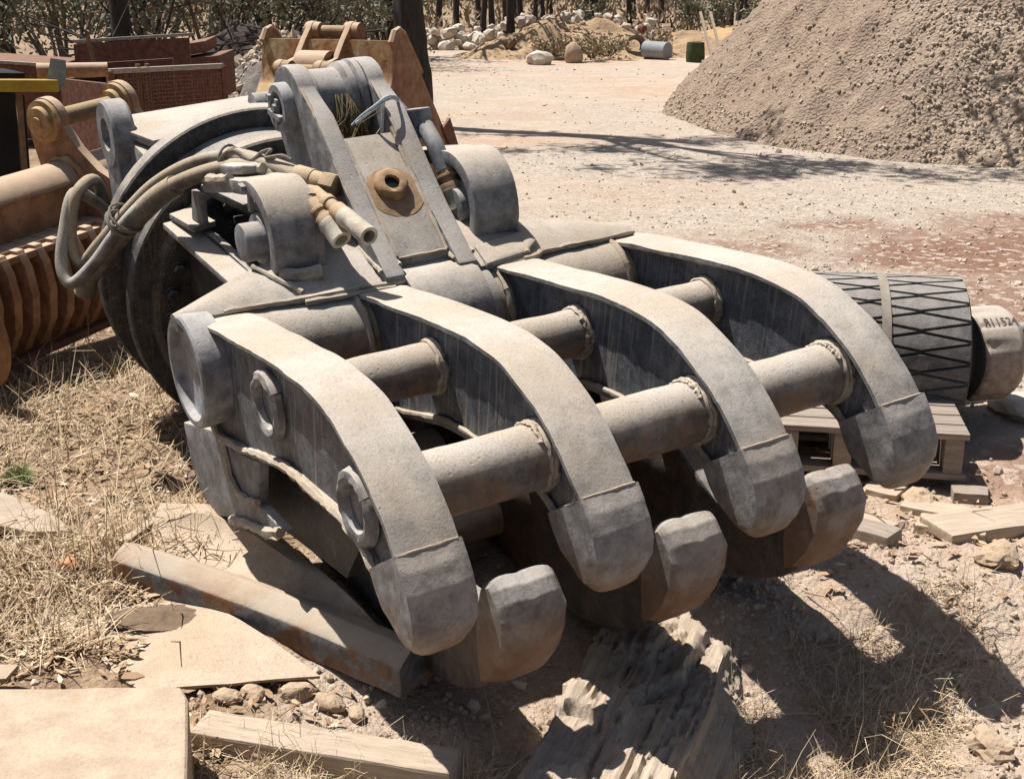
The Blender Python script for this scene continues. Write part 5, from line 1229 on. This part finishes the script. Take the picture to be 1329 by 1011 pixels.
# dry understorey of the far woodland: a mass nobody could count
n = 30000; yr = RNG.uniform(36, 130, n); xr = RNG.uniform(-.62, .62, n)*yr
kk = fbm(np.stack([xr, yr], -1)*.22, 3, 601) > -.25+.2*RNG.uniform(0, 1, n); xr, yr = xr[kk], yr[kk]; n = len(xr)
zz = RNG.uniform(.0, 1, n)**2*(.35+.022*(yr-36))+zg(xr, yr)
dd = RNG.normal(size=(n, 3)); dd[:, 2] = np.abs(dd[:, 2])+.8; dd /= np.linalg.norm(dd, axis=1)[:, None]; ss = np.cross(dd, RNG.normal(size=(n, 3))); ss /= np.linalg.norm(ss, axis=1)[:, None]
l = (.16+.0055*yr*RNG.uniform(.5, 1.3, n))[:, None]; Pq = np.stack([xr, yr, zz], -1)
V = np.stack([Pq-dd*l*.5, Pq+ss*l*.13, Pq+dd*l*.5, Pq-ss*l*.13], 1); c = rcol(n); c[:, 1] = RNG.uniform(0, 1, n) < .12
M['under'] = zoned('dry understorey', ((.33, .24, .155), (.18, .14, .10), (.11, .12, .07)))
o = np_mesh('understorey', V.reshape(-1, 3), np.arange(n*4).reshape(-1, 4), M['under'], None, False, np.repeat(c[:, None, :], 4, 1).reshape(-1, 4)); tag(o, 'dry brown understorey of the far woodland', kind='stuff', cat='undergrowth')
# the wooded skyline: distant tree mass
n = 16000; yr = RNG.uniform(90, 190, n); xr = RNG.uniform(-.75, .75, n)*yr; cx = np.round(xr/5)*5+RNG.normal(0, 1.3, n); zz = RNG.uniform(.0, 1, n)*9*(1+.3*vnoise(np.stack([cx*.2, yr*.1], -1), 9))+.3
dd = RNG.normal(size=(n, 3)); dd /= np.linalg.norm(dd, axis=1)[:, None]; ss = np.cross(dd, RNG.normal(size=(n, 3))); ss /= np.linalg.norm(ss, axis=1)[:, None]
l = RNG.uniform(.6, 1.6, n)[:, None]; Pq = np.stack([cx, yr, zz], -1); V = np.stack([Pq-dd*l*.5, Pq+ss*l*.3, Pq+dd*l*.5, Pq-ss*l*.3], 1); c = rcol(n)
o = np_mesh('distant_woodland', V.reshape(-1, 3), np.arange(n*4).reshape(-1, 4), M['leaf'], None, False, np.repeat(c[:, None, :], 4, 1).reshape(-1, 4)); tag(o, 'grey green distant woodland closing the view', kind='stuff', cat='woodland')

# ------------------------------------------------------------------ scrap iron in the left middle ground
mound('slash_heap', -4.0, 20.0, 2.2, 1.4, .95, M['darkheap'], 'dark heap of burnt branches and earth behind the mesh cage', 'heap', 411)
mound('rubble_heap', -3.0, 17.2, 1.25, 1.2, .95, M['greyheap'], 'grey rubble heap left of the rusty orange bucket', 'heap', 415)
n = 900; a_ = RNG.uniform(0, 6.28, n); r_ = np.sqrt(RNG.uniform(0, 1, n)); xr = -3.0+1.15*r_*np.cos(a_); yr = 17.2+1.1*r_*np.sin(a_)
o = stones('rubble', np.stack([xr, yr, .95*(1-sst(0, 1.05, r_))+.02], -1), RNG.gamma(2.5, .012, n)+.012, M['pebble'], rcol(n), .2); tag(o, 'broken pale stones lying over the grey rubble heap', kind='stuff', cat='rubble')
br = MB()
for i in range(60):
    c = Vector((random.uniform(-6.6, -2.4), random.uniform(18.6, 19.8), random.uniform(.3, 1.0))); d = Vector((random.gauss(0, 1), random.gauss(0, .5), random.gauss(.15, .35))).normalized()*random.uniform(.4, 1.1)
    br.tube([c-d, c+Vector((0, 0, random.uniform(-.1, .1))), c+d], [.022, .017, .007], 5)
o = br.build('fallen_branches', M['bark']); tag(o, 'tangle of fallen dark branches lying on the slash heap', kind='stuff', cat='branches')
# mesh sided cage
A, B_ = Vector((-3.567,11.600,0.865)), Vector((-2.738,12.400,0.850)); d = B_-A; d.z = 0; Lc = d.length; fc_ = frame(d); hc0 = A.z
cage = empty('mesh_cage', (A.x, A.y, 0), fc_, 'rusty steel cage with woven mesh side and a pale top rail', 'cage')
MB().box((Lc/2, 0, hc0), (Lc, .05, .045)).build('top_rail', M['casting'], cage, bevel=.004)
MB().box((Lc/2, 0, .16), (Lc, .05, .05)).build('bottom_rail', M['rustdark'], cage)
for x0 in (.0, Lc): MB().box((x0, 0, hc0/2), (.05, .05, hc0)).build('post', M['rustdark'], cage)
for x0 in (.25, .33): MB().box((x0*Lc, .02, hc0/2+.05), (.035, .03, hc0)).build('stay', M['rustpin'], cage)
ms = MB(); nx = 38; nz = 20
for i in range(nx): ms.box((Lc*(i+.5)/nx, .0+.004*(i % 2), hc0*.55), (.011, .008, hc0*.82))
for i in range(nz): ms.box((Lc/2, .009, hc0*.15+hc0*.82*(i+.5)/nz), (Lc, .008, .011))
ms.build('woven_mesh', M['rustdark'], cage, smooth=False)
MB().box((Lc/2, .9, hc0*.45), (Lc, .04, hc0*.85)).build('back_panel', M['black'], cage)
MB().box((Lc/2, .45, .10), (Lc, .9, .06)).build('floor', M['rustdark'], cage)
MB().box((.0, .45, hc0*.45), (.04, .9, hc0*.85)).build('end_panel', M['rustdark'], cage)
# red brown hopper plates left of the cage
A, B_ = Vector((-4.330,12.600,0.838)), Vector((-3.899,12.900,0.849)); 
hop = empty('steel_hopper', (A.x, A.y, 0), frame((1, .1, 0)), 'red brown open topped steel hopper left of the mesh cage', 'hopper')
zt = A.z+.02
MB().hexa([(-.05, -.1, zt), (1.05, .0, zt+.06), (1.05, .05, zt+.06), (-.05, -.05, zt)], zt-.12).build('front_panel', M['rustdark'], hop)
MB().hexa([(-.05, .8, zt+.16), (1.1, .85, zt+.22), (1.1, .9, zt+.22), (-.05, .85, zt+.16)], zt).build('back_panel', M['rustdark'], hop)
MB().box((.55, .86, zt+.22), (1.2, .06, .03), Matrix.Rotation(-.055, 3, 'Y')).build('rim', M['casting'], hop)
MB().tube([(.42, -.16, .4), (.30, -.14, zt+.28)], .025, 6).build('prop', M['rustpin'], hop)
MB().hexa([(.0, -.12, zt+.02), (.12, -.25, zt-.1), (.16, -.24, zt-.1), (.05, -.1, zt+.02)], .6).build('gusset', M['rust'], hop)
A = Vector((-5.220,13.400,0.911))
h2 = empty('chute_box', (A.x, A.y, 0), frame((1, -.12, 0)), 'rusty sloping chute box with a pale rim at the left edge', 'chute')
MB().hexa([(-1.2, -.1, A.z), (.62, -.1, A.z-.10), (.62, .5, A.z-.05), (-1.2, .5, A.z+.05)], .75).build('body', M['rustdark'], h2, bevel=.01)
MB().box((-.3, -.12, A.z-.04), (1.8, .04, .03), Matrix.Rotation(.055, 3, 'Y')).build('rim', M['casting'], h2)
A = Vector((-3.990,11.000,0.909))
MBt = MB().tube([(A.x, A.y, A.z), (A.x+.55, A.y+.15, A.z+.0)], .06, 18).build('rusty_pipe', M['rust']); tag(MBt, 'rusty pipe lying on the scrap between the chute and the hopper', 'pipe')
A, B_ = Vector((-4.024,14.600,0.783)), Vector((-3.382,15.200,0.819))
for i, (dz, lb) in enumerate(((0, 'lower rusty plate stacked behind the mesh cage'), (.16, 'upper rusty plate stacked behind the mesh cage'))):
    o = MB().hexa([(A.x+.1*i, A.y, A.z+dz-.02), (B_.x-.15*i, B_.y, B_.z+dz), (B_.x-.2*i, B_.y+.8, B_.z+dz+.03), (A.x+.2*i, A.y+.8, A.z+dz)], .13 if i else .5).build('steel_plate', M['rustdark'], None, bevel=.01); tag(o, lb, 'steel plate', 'rusty plates behind the cage')
# yellow machine edge
A, B_ = Vector((-3.251,7.600,1.036)), Vector((-2.792,7.900,1.013))
ym = empty('yellow_machine', (A.x, A.y, 0), frame((B_-A)), 'dark machine with a yellow top beam cut off by the left edge', 'machine')
Lm = (B_-A).length+.0
MB().box((Lm/2-.6, .04, A.z), (Lm+1.2, .12, .07)).build('top_beam', M['yellow'], ym, bevel=.006)
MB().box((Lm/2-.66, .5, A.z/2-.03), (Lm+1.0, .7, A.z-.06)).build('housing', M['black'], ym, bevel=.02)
MB().box((Lm-.22, .06, A.z/2), (.035, .03, A.z)).build('post', M['rustpin'], ym)
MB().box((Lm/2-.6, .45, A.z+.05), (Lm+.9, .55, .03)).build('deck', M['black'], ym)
MB().hexa([(Lm-.02, .06, A.z+.16), (Lm+.06, .02, A.z+.15), (Lm+.04, .02, A.z+.02), (Lm-.05, .06, A.z+.03)], .05).build('bracket', M['zinc'], ym)
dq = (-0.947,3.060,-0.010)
mound('brown_patch', dq[0], dq[1], .15, .075, .02, plain('dark brown patch', (.20, .14, .09), (.13, .09, .06), 30, .6, .95), 'dark brown patch lying on the steel sheet beside the scrap blade', 'dirt', 431, 60, -.012)  # thin brown mound laid on the steel sheet
